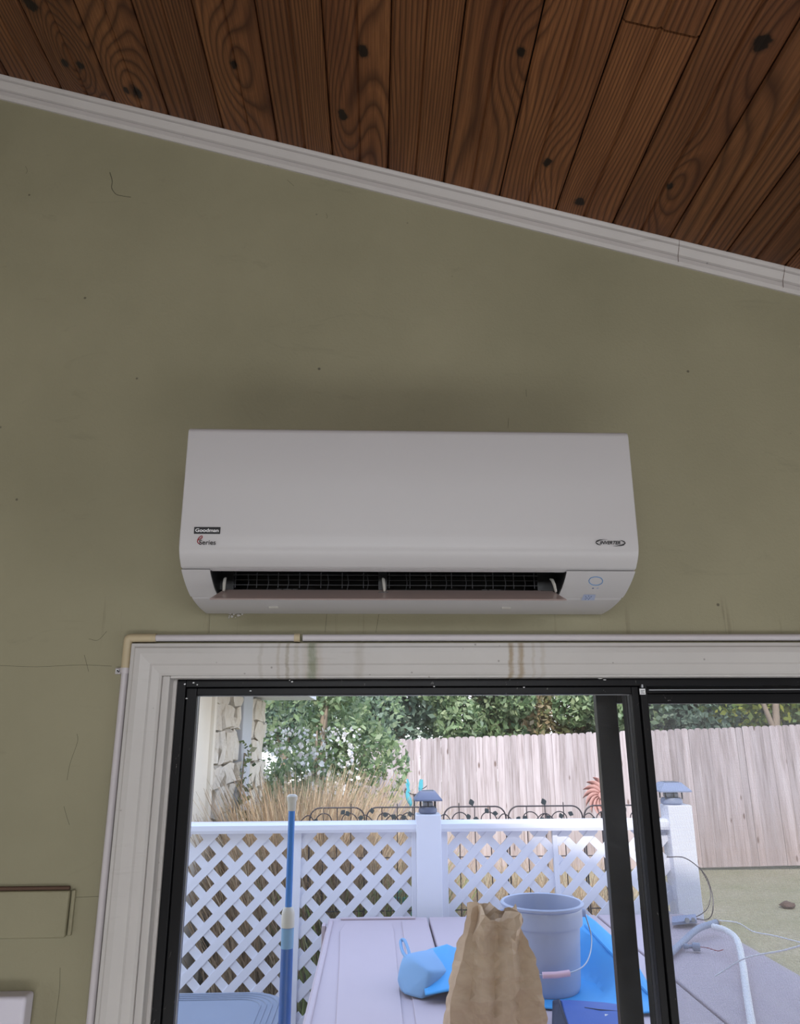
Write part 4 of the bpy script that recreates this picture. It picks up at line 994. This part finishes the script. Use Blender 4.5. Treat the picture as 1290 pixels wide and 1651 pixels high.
blades('green_weeds', 3600, (-.42, .25), (3.2, 4.2), (.45, 1.12), L_GRN, 'green weeds seen through the lattice left of the middle post', w=.007)
blades('grass_fringe', 11000, (.3, 1.65), (3.2, 4.6), (.25, 1.05), L_DRY, 'dry stalks seen through the lattice right of the middle post', w=.004)
blades('dead_leaves', 3000, (-1.0, 2.0), (2.9, 4.8), (.05, .25), mat_leaf('leaf_litter', [(150, 120, 92), (196, 170, 140), (110, 88, 66), (220, 208, 190)]), 'leaf litter and low stalks on the ground behind the lattice', 'leaf litter', w=.02)
GR = [mat_leaf('leaf_mid_green', [(116, 144, 100), (150, 172, 126), (90, 118, 86), (180, 194, 150), (136, 156, 132)], trans=.4), mat_leaf('leaf_blue_green', [(120, 146, 128), (150, 172, 152), (96, 122, 106), (172, 190, 172)], trans=.4), mat_leaf('leaf_yellow_green', [(150, 166, 84), (190, 190, 80), (112, 136, 68), (120, 148, 88)], trans=.4), mat_leaf('leaf_tan', [(190, 164, 130), (150, 140, 96), (120, 140, 92), (206, 186, 156)], trans=.4)]
def tree(name, label, cat, x, y, w, d, z0, z1, n, mat, size=.055, trunk=True, lean=.15, group='trees beyond the fence'):
    t = thing(name, label, cat, (x, y, 0), group)
    nc = 26; cc = np.stack([nrg.uniform(-w, w, nc), nrg.uniform(-d, d, nc), nrg.uniform(z0, z1, nc)], 1); rr = nrg.uniform(.3, .6, nc)
    k = nrg.integers(0, nc, n); u = nrg.normal(size=(n, 3)); u /= np.linalg.norm(u, axis=1)[:, None]
    pts = cc[k] + u * (rr[k] * nrg.uniform(.55, 1, n) ** .6)[:, None]; leaves('foliage', pts, size, mat, t)
    if trunk:
        bm = T(bez([(0, 0, 0), (lean * .3, 0, z0 * .6), (lean, 0, z0 + .4), (lean * 1.3, 0, z1)], 5), [.11 - .08 * i / 15 for i in range(16)], 8); obj('trunk', bm, W_BARK, t, smooth=True)
        for k in range(8): obj('branch', T([(lean * .6, 0, z0 * .8 + k * .1), tuple(cc[k])], [.035, .01], 5), W_BARK, t)
    return t
tree('leafy_shrub', 'green shrub with pale blossom between the stone wall and the end of the fence', 'shrub', -.75, 7.2, .75, .6, .5, 3.2, 15000, GR[0], .04, group=None)
bl0 = nrg.uniform(0, 1, (1000, 3)); cen = np.stack([-1.45 + bl0[:, 0] * 1.3, 6.3 + bl0[:, 1] * .35, .7 + bl0[:, 2] * 1.25], 1)  # small white cards imitate bright light showing through the shrub
bs = leaves('white_blossom', cen, .022, mat_leaf('white_petal', [(235, 232, 235), (246, 244, 240), (214, 208, 214)], trans=.3), None, .9); tag(bs, 'white blossom scattered through the shrub beside the stone wall', 'blossom', None, 'stuff')
specs = [(-1.6, 11.5, 1), (.3, 11.7, 1), (1.5, 11.3, 0), (2.7, 11.8, 3), (3.9, 11.3, 0), (5.1, 11.7, 1), (6.3, 11.6, 2), (7.5, 11.8, 0), (8.9, 11.6, 1)]
labs = ['blue-green leafy tree rising behind the white blossom shrub', 'blue-green tree above the left end of the board fence', 'mid green leafy tree above the left part of the fence', 'tan and pale leafed tree above the middle of the fence', 'mid green leafy tree above the fence left of the mullion strip',
        'blue-green tree above the fence right behind the mullion strip', 'yellow-green tree above the fence right of the black mullion', 'mid green tree above the fence near the pale trunk', 'blue-green leafy tree above the far right end of the fence']
for (x, y, k), lb_ in zip(specs, labs): tree('leafy_tree', lb_, 'tree', x, y, .85, .5, 1.5, 4.2, 15000, GR[k], .06)
for (a, b, r) in (((1228, 1128), (1246, 1172), .045), ((1250, 1120), (1252, 1172), .06)):
    q0, q1 = U(*a, 10.75), U(*b, 10.75); dn = (q1 - q0) / (q0.z - q1.z); base = q1 + dn * (q1.z)
    up_ = q0 - dn * 1.2; o = obj('tree_trunk', T([up_ - base, q0 - base, q1 - base, Vector((0, 0, 0))], [r * .7, r * .8, r, r * 1.2], 10), W_BARK, smooth=True); o.location = base
    tag(o, 'leaning pale tree trunk seen above the fence at far right' if a[0] == 1228 else 'upright pale tree trunk right of the leaning one', 'tree trunk', 'pale trunks beyond the fence')
